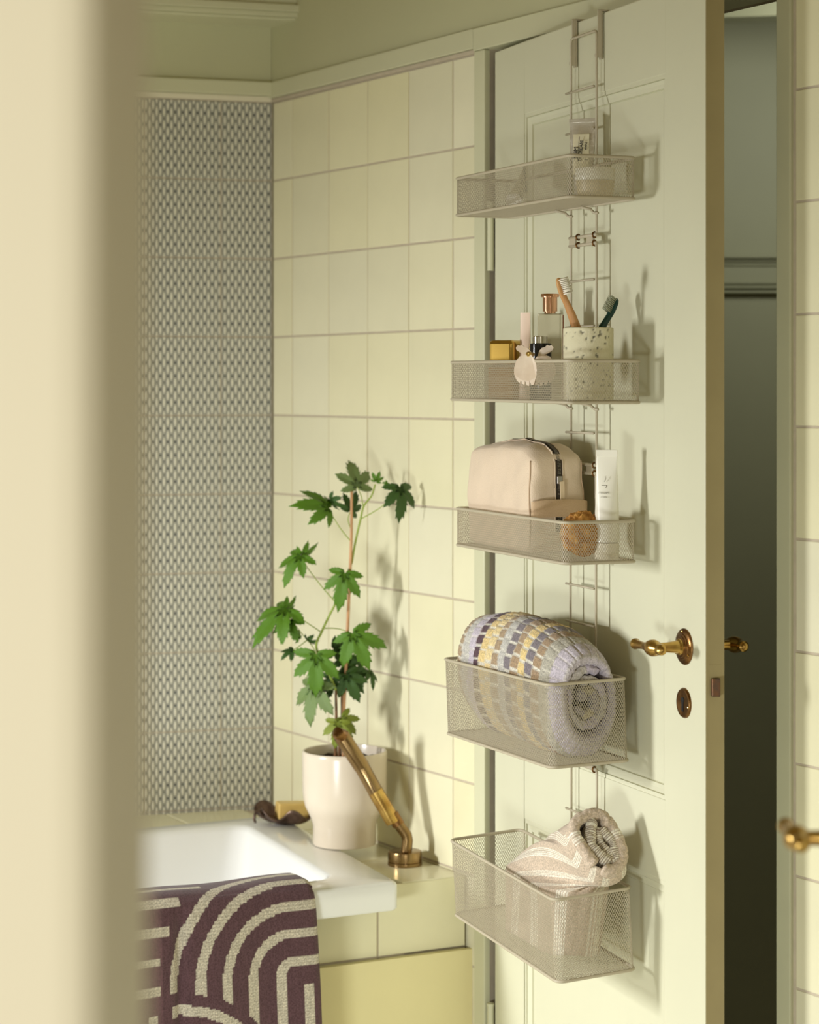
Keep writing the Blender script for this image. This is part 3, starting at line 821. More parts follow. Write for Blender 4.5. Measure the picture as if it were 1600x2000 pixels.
cupY = DP(at_, bt_, 0).y
def brush(label, px0, py0, px1, py1, b0, b1, hmat, bmat, side, blen):
    # from head tip (px0,py0) at depth b0 past the cup centre to (px1,py1) at b1 and on down into the cup
    A = at(px0, py0, cupY+b0); B = at(px1, py1, cupY+b1)
    d = (B-A).normalized(); Lh = 0.128
    e = A+d*Lh
    while e.z < H+zb2+0.010: Lh -= 0.002; e = A+d*Lh
    root = empty('toothbrush', A); tag(root, label, 'toothbrush', 'toothbrushes in the travertine tumbler')
    vw = Vector((0,1,0)); s_ = d.cross(vw).normalized()*side
    fr = s_*0.87+vw*-0.5; fr = (fr-d*fr.dot(d)).normalized(); wd = d.cross(fr).normalized()
    q = MB(); P = []
    prof = [(0.0,0.0012,0.001),(0.002,0.0042,0.0020),(0.006,0.0058,0.0024),(0.016,0.0062,0.0026),(0.024,0.0052,0.0027),(0.030,0.0036,0.0028),(0.040,0.0032,0.0030),(0.055,0.0042,0.0036),(0.075,0.0056,0.0040),(Lh-0.004,0.0060,0.0040),(Lh,0.0040,0.0030)]
    for (s, w, t) in prof:
        P.append([d*s+wd*(w*math.cos(2*math.pi*k/16))+fr*(1.7*t*math.sin(2*math.pi*k/16))-fr*(0.004*math.sin(min(1,s/0.045)*math.pi)*0.5) for k in range(17)])
    q.grid(P); q.add([P[0][k] for k in range(16)],[tuple(range(16))]); q.add([P[-1][k] for k in range(16)],[tuple(range(16))[::-1]])
    q.build('handle', hmat, root, smooth=True)
    q = MB()
    for i in range(9):
        for jx_ in (-1,0,1):
            s = 0.003+i*0.0026; o_ = d*s+wd*(jx_*0.0030)+fr*0.0010
            q.tube([o_, o_+fr*blen+d*random.uniform(-.0008,.0008)+wd*jx_*0.0005], 0.00105, 6)
    tag(q.build('bristles', bmat, root, smooth=True), kind='stuff')
    return root
brush('bamboo toothbrush with white bristles leaning left out of the stone tumbler', 1090, 543, 1126, 640, -0.012, 0.002, M['bamboo'], M['bristle'], 1, 0.0120)
brush('dark teal toothbrush leaning right out of the stone tumbler', 1205, 583, 1176, 640, 0.028, 0.014, M['teal'], M['gbristle'], -1, 0.0110)

# hair claw clip hanging over the rim
ac_ = da(1040, 0.128); zc_ = dz(694, ac_, 0.130)
hc = droot('hair_clip', 'cream claw hair clip hanging over the rim of the eye-level basket', 'hair clip', ac_, 0.1285, zc_, None, turn=math.radians(50))
hc.scale = (1.4,1.1,1.32)
def claw(sign):
    q = MB(); out = []
    pts = [(-0.006,0.0005),(-0.0115,-0.0012),(-0.0150,-0.0065),(-0.0170,-0.0130),(-0.0172,-0.0200),(-0.0150,-0.0262),(-0.0135,-0.0282),(-0.0112,-0.0296),(-0.0102,-0.0262),(-0.0088,-0.0305),(-0.0066,-0.0316),(-0.0058,-0.0272),
           (-0.0042,-0.0322),(-0.0018,-0.0328),(-0.0010,-0.0275),(0.0008,-0.0322),(0.0034,-0.0312),(0.0060,-0.0235),(0.0072,-0.0170),(0.0062,-0.0090),(0.0040,-0.0035),(0.0010,0.0000),
           (-0.0005,0.0045),(-0.0035,0.0080),(-0.0075,0.0092),(-0.0092,0.0112),(-0.0118,0.0102),(-0.0138,0.0110),(-0.0158,0.0085),(-0.0152,0.0060),(-0.0120,0.0035)]
    n = len(pts)
    def dep(x, z): return -0.0075*math.cos(min(1.4,abs(z+0.012)/0.022))*1.0+0.0
    vs = [(x, dep(x,z)-0.0010, z) for x, z in pts]+[(x, dep(x,z)+0.0014, z) for x, z in pts]
    q.add(vs, [tuple(range(n)), tuple(range(n,2*n))[::-1]]+[(i,n+i,n+(i+1)%n,(i+1)%n) for i in range(n)])
    o = q.build('claw', M['clip'], hc, bevel=0)
    return o
c1_ = claw(1)
c2_ = claw(-1); c2_.scale = (-1,-1,1); c2_.location = (0.004,0.008,0.0); c2_.rotation_euler = (0,0,0)
q = MB(); q.tube([(-0.002,-0.006,0.0010),(-0.002,0.010,0.0010)], 0.0026, 12); q.lathe([(0.0032,0),(0.0030,0.001),(0.0012,0.0014),(0,0.0010)], 16, (-0.002,-0.0062,0.001), Matrix.Rotation(math.pi/2,3,'X'))
q.build('hinge_pin', M['brass'], hc, auto=True)

# ---- basket 3
zb3 = -0.2385
# toiletry bag
bagL, bagD, bagH = da(1034,0.110)-da(909,0.108), 0.088, 0.160
aB0 = da(1034,0.110)           # right (near) end
bg = droot('toiletry_bag', 'beige canvas toiletry bag with dark zip in the mesh basket', 'bag', aB0-bagL/2, 0.064, zb3+0.001)
def bagpt(u, v, w):
    # cube coords to bag surface
    x, y, z = u, v, w
    m = (abs(x)**13+abs(y)**9+abs(z)**13)**(1/12)
    x, y, z = x/m, y/m, z/m
    zz = (z+1)/2
    pin = 1-0.13*max(0,(z-0.15))**1.6      # narrows to the ridge
    X = x*bagL/2*(1-0.03*max(0,z)); Y = y*bagD/2*pin*(1+0.05*(1-x*x))
    Z = zz*bagH*(0.975+0.03*math.cos((x-0.1)*2.2))-0.007*max(0,z)*abs(y)**2-(0.008*max(0,z)*max(0,x-0.7)/0.3)
    w_ = 0.0048*noise.noise(Vector((X*26,Y*26,Z*20)))+0.0016*noise.noise(Vector((X*70,Y*70,Z*45)))
    nrm = Vector((x**3,y**3,z**3*0.4)).normalized()
    if z < -0.8: w_ *= 0.2
    return Vector((X,Y,Z))+nrm*w_
q = MB(); NN = 34
for ax_ in range(3):
    for sg in (-1, 1):
        P = []
        for i in range(NN+1):
            row = []
            for k in range(NN+1):
                a, c = -1+2*i/NN, -1+2*k/NN
                a, c = math.sin(a*math.pi/2*0.999)*0.5+a*0.5, math.sin(c*math.pi/2)*0.5+c*0.5
                t3 = [0,0,0]; t3[ax_] = sg; t3[(ax_+1)%3] = a*sg; t3[(ax_+2)%3] = c
                row.append(bagpt(*t3))
            P.append(row)
        q.grid(P)
bo = q.build('bag_body', M['bag'], bg, smooth=True)
bm = bmesh.new(); bm.from_mesh(bo.data); bmesh.ops.remove_doubles(bm, verts=bm.verts, dist=1e-5); bmesh.ops.recalc_face_normals(bm, faces=bm.faces); bm.to_mesh(bo.data); bm.free()
# zip path: along the ridge then down the near end
zp = []
for k in range(17): zp.append((bagpt(-0.95+1.75*k/16, 0, 1), Vector((0,0,1))))
for k in range(9):
    a = math.radians(8*k+12); zp.append((bagpt(0.90*0+math.sin(a)/max(math.sin(a),math.cos(a)), 0, math.cos(a)/max(math.sin(a),math.cos(a))), Vector((math.sin(a),0,math.cos(a)))))
for k in range(1, 13): zp.append((bagpt(1, 0.0, 0.45-1.05*k/12), Vector((1,0,0))))
zp = [z for i, z in enumerate(zp)]
q = MB(); P = [[p+n_*0.0016+Vector((0,s,0)) for s in (-0.0058,-0.002,0.002,0.0058)] for p, n_ in zp]; q.grid(P)
zo = q.build('zip_tape', M['ziptape'], bg, smooth=True)
q = MB()
for i in range(len(zp)-1):
    (p, n0), (p2, n2) = zp[i], zp[i+1]; Ls = (p2-p).length; m_ = max(1, int(Ls/0.0019))
    for k in range(m_):
        c_ = p.lerp(p2, k/m_)+n0.lerp(n2, k/m_)*0.0026; dd_ = (p2-p).normalized()
        for s_ in (-1, 1):
            e = c_+dd_*(0.0009*s_)
            q.tube([e+Vector((0,s_*0.0002,0)), e+Vector((0,s_*0.0024,0))], 0.00065, 5)
tag(q.build('zip_teeth', M['zip'], zo), kind='stuff')
q = MB()
for s_ in (-1, 1): q.tube([p+n_*0.0012+Vector((0,s_*0.0062,0)) for p, n_ in zp], 0.0012, 6)
q.build('zip_seam', M['bag'], bg, smooth=True)
zi = [i for i,(p,n_) in enumerate(zp) if n_.x > 0.95][0]-1
zpos, zn = zp[zi]
q = MB(); q.box(-0.0015,0.0030,-0.0040,0.0040,-0.006,0.006); q.build('zip_slider', M['zip'], bg, loc=zpos+zn*0.003, bevel=0.001)
q = MB(); q.box(0.0,0.0015,-0.0036,0.0036,-0.034,-0.004); q.build('zip_pull', mat('leather_pull',(222,200,166),0.6), bg, loc=zpos+zn*0.0062+Vector((0.001,0.002,0.001)), rot=(0.06,0.04,0), bevel=0.0006)
# corner seam piping at the near end
for sy_ in (-1, 1):
    q = MB(); pts = []
    for k in range(22):
        w = -0.92+1.8*k/21; pts.append(bagpt(0.955, sy_*0.955, w)+Vector((0.0006,sy_*0.0006,0)))
    q.tube(pts, 0.0011, 7); q.build('seam', mat('seam_canvas',(206,180,150),0.9) if sy_ < 0 else bpy.data.materials['seam_canvas'], bg, smooth=True)
# strap loop across the near end
q = MB(); P = []
for k in range(25):
    a = math.pi*k/24; x = bagL/2+0.001+0.0095*math.sin(a)**0.7; y = -bagD/2*1.0*math.cos(a)
    P.append([(x+0.0003, y, 0.050+0.003*math.sin(a)), (x+0.0012, y, 0.051+0.003*math.sin(a)), (x+0.0012, y, 0.074+0.004*math.sin(a)), (x+0.0003, y, 0.0745+0.004*math.sin(a))])
q.grid(P); q.build('strap', M['strap'], bg, smooth=True)
# white cream tube
wt_a = da(1192,0.040)
wt = droot('lotion_tube', 'tall white lotion tube with small printed emblem standing on its cap', 'tube', wt_a, 0.045, zb3+0.001, None, turn=math.radians(58))
wh_ = dz(880, wt_a, 0.045)-zb3
q = MB(); squeeze(q, 0.0178, 0.029, wh_-0.024, crimp=0.085, z0=0.024); q.build('body', M['white'], wt, auto=True)
q = MB(); q.lathe([(0.0165,0),(0.0172,0.001),(0.0172,0.0225),(0.0,0.0226)], 32); q.build('cap', M['cream'], wt, auto=True)
q = MB(); q.box(-0.0150,0.0150,-0.0011,0.0011,wh_-0.0095,wh_); q.build('crimp', M['white'], wt, bevel=0.0003)
def wy(z, x=0): return ysurf(z, x, 0.0178, 0.029, wh_-0.024, 0.024)+0.0017
zl_ = wh_-0.045
em = MB()
em.tube([(0.0005,0,0.0085),(0.0010,0,0.0045),(-0.0008,0,0.0005)], 0.00035, 6)
em.tube([(-0.0048,0,-0.0045),(0.0022,0,-0.0045)], 0.00035, 6); em.tube([(0.0022,0,-0.0045),(0.0012,0,-0.0085)], 0.00035, 6)
em.build('emblem', M['greyink'], wt, loc=(-0.002, wy(zl_,-0.002)-0.0002, zl_))
for tx, sz, dzz in (('ATELSCRIPT', 0.0030, 0.0155), ('BODY CARE', 0.0022, 0.0208), ('200 ML', 0.0016, 0.0246)):
    pass
text_mesh('ITESCRIPT', 0.0034, 'lettering', M['greyink'], wt, (-0.0030, wy(zl_-0.015,-0.003)-0.0006, zl_-0.015), (math.pi/2,0,0))
text_mesh('at home', 0.0026, 'lettering', M['greyink'], wt, (-0.0032, wy(zl_-0.0205,-0.003)-0.0006, zl_-0.0205), (math.pi/2,0,0))
# sponge
sp_a = da(1139,0.070)
sg_ = MB(); bm = bmesh.new(); bmesh.ops.create_icosphere(bm, subdivisions=6, radius=1)
for v in bm.verts:
    p = v.co.copy(); n_ = noise.noise(p*5)*0.10+abs(noise.noise(p*13))*0.10+noise.noise(p*30)*0.05
    v.co = p*(1+n_-0.05)*0.0325
    v.co.z *= 0.98
me = bpy.data.meshes.new('sponge'); bm.to_mesh(me); bm.free(); me.materials.append(M['sponge'])
me.polygons.foreach_set('use_smooth', [True]*len(me.polygons))
so = bpy.data.objects.new('sea_sponge', me); so.location = DP(sp_a, 0.070, zb3+0.0355); link(so)
tag(so, 'round ochre sea sponge at the near end of the mesh basket', 'sponge')

def color_attr(o, fn):
    me = o.data; ca = me.color_attributes.new('col', 'FLOAT_COLOR', 'POINT')
    out = []
    for i, v in enumerate(me.vertices):
        c = lin(fn(i)); out += [c[0], c[1], c[2], 1.0]
    ca.data.foreach_set('color', out)

# ================================================================== ROLLED TERRY TOWEL (basket 4)
M['terry'] = attr_mat('terry_blocks', bump=0.8, bscale=900, sheen=0.3)
zb4 = -0.521
sil = [(893,1300),(895,1262),(903,1240),(918,1221),(940,1209),(970,1202),(1005,1201),(1040,1205),(1075,1216),(1105,1233),(1132,1252),(1152,1275),(1166,1300),(1174,1325)]
bw = 0.076
st = []
for (px, py) in sil:
    a = da(px, bw-0.004); st.append((a, dz(py, a, bw)))
aM = (st[0][0]+st[-1][0])/2
tw_root = droot('rolled_towel', 'rolled terry towel with grey, tan, plum and yellow woven blocks', 'towel', aM, bw, zb4+0.0012)
NA, NC = 210, 230
A0, A1 = da(893, 0.118)+0.004, 0.527
def interp(a):
    for (x0,z0),(x1,z1) in zip(st, st[1:]):
        if a <= x1: return z0+(z1-z0)*max(0,(a-x0)/(x1-x0))
    return st[-1][1]
def smooth_top(a): return sum(interp(a+d)*w for d,w in ((-0.012,1),(-0.006,2),(0,3),(0.006,2),(0.012,1)))/9
CB = [(146,134,136),(180,154,120),(208,204,194),(208,198,208),(84,52,64),(234,206,140),(240,216,158),(178,152,118),(206,202,192),(132,122,126),(176,148,114),(238,210,142),(134,124,128),(174,146,112),(192,186,168),(206,196,204)]
GAP = (232,226,208)
rows = []; colr = []
Lt = A1-A0
for i in range(NA+1):
    u = i/NA; a = A0+Lt*u
    zt = smooth_top(a); x = a-aM
    # bottom rises at the far end
    zb_ = zb4+0.002+0.060*max(0,1-u/0.22)**2+0.020*max(0,(u-0.90)/0.1)**2
    wy = 0.0535*(1-0.75*max(0,1-u/0.10)**2.2)*(1-0.22*max(0,(u-0.80)/0.20)**2)
    cz = (zt+zb_)/2; hz_ = (zt-zb_)/2
    row = []
    for k in range(NC):
        ph = 2*math.pi*k/NC
        cx_, sx_ = math.cos(ph), math.sin(ph)
        yy = wy*math.copysign(abs(cx_)**0.86, cx_); zz = hz_*math.copysign(abs(sx_)**0.92, sx_)
        colf = u*16*0.999+0.28*math.sin(ph*1.0+0.8)*(1 if u < 0.9 else 0.6); ci = int(max(0,min(15,colf))); fr_ = colf-int(colf)
        arc = ph/(2*math.pi)*26+0.5*(ci % 2)+0.15*math.sin(ci*3.3)
        fa = arc % 1
        ingap = fa < 0.20
        cb_ = CB[ci]
        soft = ci in (2,3,8,14,15)
        if ingap: c = GAP if not soft else tuple(0.6*p+0.4*g for p,g in zip(cb_,GAP))
        else: c = cb_
        if fr_ < 0.10 and not soft: c = tuple(0.5*p+0.5*g for p,g in zip(c,GAP))
        rise = (0.0 if ingap else 0.0022)*(0.6 if soft else 1)-(0.0010 if fr_ < 0.12 else 0)
        nz = noise.noise(Vector((x*520, yy*520, zz*520)))*0.0010+noise.noise(Vector((x*210,yy*210,zz*210)))*0.0008+noise.noise(Vector((x*24,yy*24,zz*24)))*0.0030
        rise += nz
        nl = Vector((0, cx_*hz_, sx_*wy)).normalized()
        row.append(Vector((x, -yy, cz-zb4))+Vector((0,0,zz))+Vector((0,-nl.y,nl.z))*rise)
        v_ = 1+0.10*noise.noise(Vector((x*380,yy*380,zz*380+9)))
        colr.append(tuple(max(0,min(255,p*v_)) for p in c))
    rows.append(row)
q = MB()
vs = [v for r in rows for v in r]
fs = [(i*NC+k, i*NC+(k+1)%NC, (i+1)*NC+(k+1)%NC, (i+1)*NC+k) for i in range(NA) for k in range(NC)]
# close the far end, turn the near end inward
cen0 = sum(rows[0], Vector())/NC; vs.append(cen0+Vector((-0.004,0,0))); colr.append(CB[0]); c0i = len(vs)-1
fs += [(k, c0i, (k+1)%NC) for k in range(NC)]
last = rows[-1]; cen = sum(last, Vector())/NC
prev = NA*NC
for (dx, sc, cc) in ((0.0045,0.95,(200,192,184)),(0.0060,0.88,(206,196,202)),(0.0045,0.80,(206,196,202)),(-0.004,0.73,(198,186,194)),(-0.025,0.68,(150,132,134)),(-0.06,0.62,(90,70,70))):  # colours darken inward: the cavity's shade is painted in
    start = len(vs)
    for k in range(NC):
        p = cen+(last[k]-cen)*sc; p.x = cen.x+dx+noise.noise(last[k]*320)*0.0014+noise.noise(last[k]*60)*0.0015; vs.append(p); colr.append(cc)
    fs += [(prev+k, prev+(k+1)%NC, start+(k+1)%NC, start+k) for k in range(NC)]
    prev = start
q.add(vs, fs)
rt = q.build('roll', M['terry'], tw_root, smooth=True); color_attr(rt, lambda i: colr[i])
# inner turns of the towel seen in the near end
hz_e = (last[NC//4].z-last[3*NC//4].z)/2*0.66; wy_e = 0.034
def fold(path, r, hgt, nrm_down, name, parent, material, cfn, n=14, jit=0.0009):
    """thick cloth edge: rounded lip along path, walls running down nrm_down"""
    pts = [Vector(p) for p in path]
    # resample
    out = []; 
    for i in range(len(pts)-1):
        p0 = pts[max(i-1,0)]; p1 = pts[i]; p2 = pts[i+1]; p3 = pts[min(i+2,len(pts)-1)]
        m_ = max(2, int((p2-p1).length/0.0012))
        for k in range(m_):
            t = k/m_; out.append(0.5*((2*p1)+(-p0+p2)*t+(2*p0-5*p1+4*p2-p3)*t*t+(-p0+3*p1-3*p2+p3)*t**3))
    out.append(pts[-1]); N = len(out); q = MB(); P = []; cc = []; L_ = 0
    nd_ = Vector(nrm_down).normalized()
    for i, p in enumerate(out):
        t = (out[min(i+1,N-1)]-out[max(i-1,0)]).normalized(); s_ = t.cross(nd_).normalized()
        if i: L_ += (p-out[i-1]).length
        taper = min(1, min(i, N-1-i)/4+0.35)
        row = []
        prof = [(-1,hgt),(-1,hgt*0.5)]+[(-math.cos(math.pi*k/(n)), -math.sin(math.pi*k/n)*r) for k in range(n+1)]+[(1,hgt*0.5),(1,hgt)]
        for j_, (a_, d_) in enumerate(prof):
            v = p+s_*(a_*r*taper)+nd_*(d_ if d_ > 0 else d_*taper)
            v += s_*(jit*noise.noise(v*140)*2)+nd_*(jit*noise.noise(v*160+Vector((3,3,3)))*2)
            row.append(v); cc.append(cfn(L_, j_/(len(prof)-1)))
        P.append(row)
    q.grid(P); o = q.build(name, material, parent, smooth=True); color_attr(o, lambda i: cc[i]); return o
def spx(th, r): return Vector((cen.x-0.004, cen.y+wy_e*r*math.cos(th), cen.z+hz_e*r*math.sin(th)))
fold([spx(math.radians(d), 1.0-0.00095*max(0,d-60)) for d in range(60, 500, 20)], 0.0062, 0.05, (-1,0,0), 'inner_fold', tw_root, M['terry'], lambda L_,v: (206,198,190) if int(L_/0.02)%3 else (206,194,208), jit=0.0016)
fold([spx(math.radians(d), 0.52-0.0009*max(0,d-200)) for d in range(200, 560, 22)], 0.0055, 0.05, (-1,0,0), 'inner_fold', tw_root, M['terry'], lambda L_,v: (200,186,150) if int(L_/0.015)%3 == 1 else (176,166,164), jit=0.0016)

# ================================================================== ROLLED STRIPED TOWEL (basket 5)
M['cloth'] = attr_mat('striped_cotton', bump=0.35, bscale=1200, sheen=0.2)
def dpt(px, py, b): a = da(px, b); return DP(a, b, dz(py, a, b))
zb5 = -0.797
t5 = empty('rolled_towel', DP(0.43, 0.075, zb5)); tag(t5, 'rolled beige cotton towel with cream stripes standing out of lowest basket', 'towel')
O5 = t5.location
capN = Vector((0.22,-0.80,0.56)).normalized()
capC = dpt(1164, 1652, 0.078)
def to_plane(px, py, depth=0.0):
    k, m_ = ray(px, py); d = Vector((k,1,m_)); o_ = Vector((0,0,H)); pc = capC-capN*depth
    t = (pc-o_).dot(capN)/d.dot(capN); return o_+d*t
TAUPE = (205,186,163); CREAM = (240,233,214); DTAUPE = (178,156,134)
outl = [(1222,1686),(1208,1700),(1188,1704),(1166,1698),(1146,1684),(1130,1664),(1118,1644),(1112,1624),(1113,1606),(1122,1594),(1137,1587),(1158,1585),(1180,1592),(1198,1610),(1212,1636),(1222,1664)]
cap = [to_plane(x,y,0.004) for x,y in outl]
# resample closed loops
NR = 560
def resample(P, n):
    P = P+[P[0]]; cum = [0]
    for i in range(len(P)-1): cum.append(cum[-1]+(P[i+1]-P[i]).length)
    out = []
    for k in range(n):
        s = cum[-1]*k/n; i = 0
        while cum[i+1] < s: i += 1
        # catmull
        m_ = len(P)-1; t = (s-cum[i])/(cum[i+1]-cum[i]); p0, p1, p2, p3 = P[(i-1)%m_], P[i], P[(i+1)%m_ if i+1<m_ else 0], P[(i+2)%m_]
        out.append(0.5*((2*p1)+(-p0+p2)*t+(2*p0-5*p1+4*p2-p3)*t*t+(-p0+3*p1-3*p2+p3)*t**3))
    return out
capR = resample(cap, NR)
cc_ = sum(capR, Vector())/NR
# base outline inside the basket (door frame coords), matched by angle
aC5, bC5 = 0.415, 0.074
def base_pt(ang, sa, sb, a0, b0, z):
    # ang measured in image sense: 0=right(+a / rear), 90 = up(rear)
    return DP(a0+sa*math.cos(ang)*1.0, b0-sb*math.sin(ang), z)
angs = []
exr = Vector((1,0,0)); 
upv = capN.cross(exr).normalized(); 
if upv.z < 0: upv = -upv
rightv = upv.cross(capN).normalized()
if rightv.x < 0: rightv = -rightv
for p in capR:
    d = p-cc_; angs.append(math.atan2(d.dot(upv), d.dot(rightv)))
mid = dpt(1128, 1752, 0.078)
NRW = 46; rows = []; colr = []
def p1_of(g):
    cs, sn = math.cos(g), math.sin(g)
    fa = math.copysign(abs(cs)**0.75, cs); fb = math.copysign(abs(sn)**0.75, sn)
    return DP(0.42+(0.118 if fa > 0 else 0.116)*fa, 0.076-0.052*fb, zb5+0.098)
sarc = [0.0]
for k in range(1, NR): sarc.append(sarc[-1]+0.5*(p1_of(angs[k])-p1_of(angs[k-1])).length+0.5*(capR[k]-capR[k-1]).length)
sper = sarc[-1]*NR/(NR-1)
for i in range(NRW+1):
    u = i/NRW      # 0 base .. 1 cap
    row = []
    for k in range(NR):
        g = angs[k]
        # lower shapes: rounded-rect fill of basket, tilting with u
        cs, sn = math.cos(g), math.sin(g)
        fa = math.copysign(abs(cs)**0.75, cs); fb = math.copysign(abs(sn)**0.75, sn)
        p0 = DP(0.40+0.115*fa, 0.075-0.046*fb, zb5+0.004)
        p1 = DP(0.42+(0.118 if fa > 0 else 0.116)*fa, 0.076-0.052*fb, zb5+0.098)
        p2 = capR[k]-capN*0.012+Vector((0,0,-0.010))+(capR[k]-cc_)*0.10
        p3 = capR[k]
        if u < 0.45: t = u/0.45; p = p0.lerp(p1, t)
        elif u < 0.92: t = (u-0.45)/0.47; ts_ = t; p = p1.lerp(p2, ts_)
        else: t = (u-0.92)/0.08; p = p2.lerp(p3, t)
        dd_ = (p-(cc_ if u > 0.9 else DP(0.44,0.075,zb5+0.1)))
        if 0.45 <= u < 0.92: p = p+Vector((0,0,0.024*math.sin(math.pi*t)*max(0,-cs)))
        fl = 0.0035*math.sin(g*9+u*2.5+1.5*math.sin(g*2))*(1-u)*u*4*0.6+0.002*math.sin(g*5+3*u)
        fl += 0.0010*noise.noise(Vector((g*6,u*14,0)))
        if u > 0.9: fl *= 0.4
        p = p+dd_.normalized()*fl
        row.append(p-O5)
        s_ = (sarc[k]/sper*9.0+0.15) % 1.0
        # stripe bands of five fine cream lines
        if s_ < 0.40:
            c = CREAM if (s_/0.40*5) % 1 < 0.55 else (206,188,164)
        else: c = TAUPE
        colr.append(c)
    rows.append(row)
q = MB()
vs = [v for r in rows for v in r]; fs = [(i*NR+k, (i+1)*NR+k, (i+1)*NR+(k+1)%NR, i*NR+(k+1)%NR) for i in range(NRW) for k in range(NR)]
prev = NRW*NR
for (dn, sc, c) in ((-0.005,0.965,TAUPE),(-0.003,0.93,TAUPE),(0.004,0.90,DTAUPE),(0.022,0.86,(120,100,82))):  # recess behind the folds, its shade painted as ever darker taupe
    start = len(vs)
    for k in range(NR):
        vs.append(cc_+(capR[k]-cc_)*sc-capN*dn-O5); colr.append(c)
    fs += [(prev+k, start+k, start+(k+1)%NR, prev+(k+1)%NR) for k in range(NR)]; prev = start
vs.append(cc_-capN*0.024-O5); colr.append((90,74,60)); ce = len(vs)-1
fs += [(prev+k, ce, prev+(k+1)%NR) for k in range(NR)]
b0s = len(vs); vs.append(sum(rows[0], Vector())/NR); colr.append(TAUPE); fs += [((k+1)%NR, b0s, k) for k in range(NR)]
q.add(vs, fs)
rb = q.build('roll', M['cloth'], t5, smooth=True)
bm = bmesh.new(); bm.from_mesh(rb.data); bmesh.ops.recalc_face_normals(bm, faces=bm.faces); bm.to_mesh(rb.data); bm.free()
color_attr(rb, lambda i: colr[i])
def crop7(P, depth=0.0): return [to_plane(940+x/5.0, 1570+y/5.0, depth)-O5 for x, y in P]
rib = lambda L_, v: CREAM if (L_ % 0.0030) < 0.0017 else (150,128,106)
def band(c0, c1): return lambda L_, v: (CREAM if (L_ % 0.0036) < 0.0018 else TAUPE) if c0 < L_ < c1 else TAUPE
fold(crop7([(1115,600),(1075,545),(1010,455),(945,350),(912,270),(920,205),(960,150),(1030,115),(1105,95),(1180,112),(1225,170),(1245,235)],0.001), 0.0078, 0.022, -capN, 'fold', t5, M['cloth'], band(0.035,0.055))
fold(crop7([(1110,160),(1085,185),(1070,250),(1068,330),(1072,400),(1110,460),(1165,510),(1215,550),(1255,580)],0.003), 0.0076, 0.022, -capN, 'fold', t5, M['cloth'], rib)
fold(crop7([(1250,575),(1285,560),(1270,515),(1225,460),(1180,400),(1150,335),(1145,270),(1165,240)],0.005), 0.0052, 0.020, -capN, 'fold', t5, M['cloth'], rib)
fold(crop7([(1165,235),(1205,280),(1255,340),(1290,385),(1295,450),(1320,510),(1330,565),(1300,600)],0.004), 0.0068, 0.020, -capN, 'fold', t5, M['cloth'], rib)
fold(crop7([(1215,150),(1260,200),(1310,290),(1350,380),(1375,470),(1372,550),(1345,600),(1290,640),(1230,650),(1180,625)],0.003), 0.0085, 0.022, -capN, 'fold', t5, M['cloth'], band(0.02,0.035))

# ================================================================== BATH TOWEL OVER THE RIM
M['jacquard'] = attr_mat('plum_jacquard', bump=0.25, bscale=900, sheen=0.15)
bt = empty('bath_towel', TP(0,0.33,0)+Vector((0,0,ZR))); tag(bt, 'plum towel with cream arch pattern draped over the front rim of bathtub', 'towel')
prof = [(-0.098,-0.10),(-0.097,-0.05),(-0.094,-0.012),(-0.086,0.008),(-0.070,0.0165),(-0.045,0.0185),(-0.020,0.0180),(-0.006,0.0150),(0.006,0.006),(0.013,-0.010),(0.0155,-0.03),(0.017,-0.06),(0.019,-0.12),(0.021,-0.25),(0.023,-0.44)]
pp = [(Vector((o_,z_,0))) for o_,z_ in prof]; dense = []
for i in range(len(pp)-1):
    m_ = max(1, int((pp[i+1]-pp[i]).length/0.0018))
    for k in range(m_): dense.append(pp[i].lerp(pp[i+1], k/m_))
dense.append(pp[-1])
# smooth the profile a little
for _ in range(6): dense = [dense[0]]+[(dense[i-1]+dense[i]*2+dense[i+1])/4 for i in range(1,len(dense)-1)]+[dense[-1]]
arc = [0]
for i in range(1,len(dense)): arc.append(arc[-1]+(dense[i]-dense[i-1]).length)
iE = min(range(len(dense)), key=lambda i: abs(dense[i].x-0.008)+abs(dense[i].y-0.002))
arcE = arc[iE]
J0, J1 = 0.152, 0.56
def u_of_j(j):
    p = TP(0,j,0)+FN*0.015; return 800+FPX*p.x/p.y
PLUM = (98,72,76); STR = (214,206,186)
def pattern(x, y):
    # x,y in frame columns/rows of the flat front face
    x = math.floor(x/2.6)*2.6; y = math.floor(y/3.6)*3.6
    rB = math.hypot(x-352, y-2083)
    if x > 333 and rB < 176 and y < 2083:
        return abs(rB-145) < 9.5 or abs(rB-90) < 9.5 or abs(rB-36) < 9.5
    if y >= 2083 and x < 500: return False
    if x > 570 and y < 1893: r = 1893-y; rr_ = math.hypot(x-570, y-1893)
    elif y < 1893: r = math.hypot(x-570, y-1893)
    else: r = 570-x if x < 570 else -1
    if (x > 570 or r < 262) and x > 328:
        for rk in (26, 80, 133, 184, 232, 281, 330):
            if y > 1902 and x < 366: continue
            if abs(r-rk) < 9.3 and (x > 560 or rk < 250): return True
        return 584 < x < 601 and y > 1914
    if y > 1938: return 285 < x < 303 or 222 < x < 240
    for yk in (1893, 1838, 1783, 1728, 1676, 1624):
        if abs(y-yk) < 8.5 and x < 330+abs(0)+(25 if yk < 1750 else 0)+(60 if yk < 1700 else 0)-(18 if yk > 1800 else 0): return True
    return False
NX = 230; P = []; colr = []; q = MB()
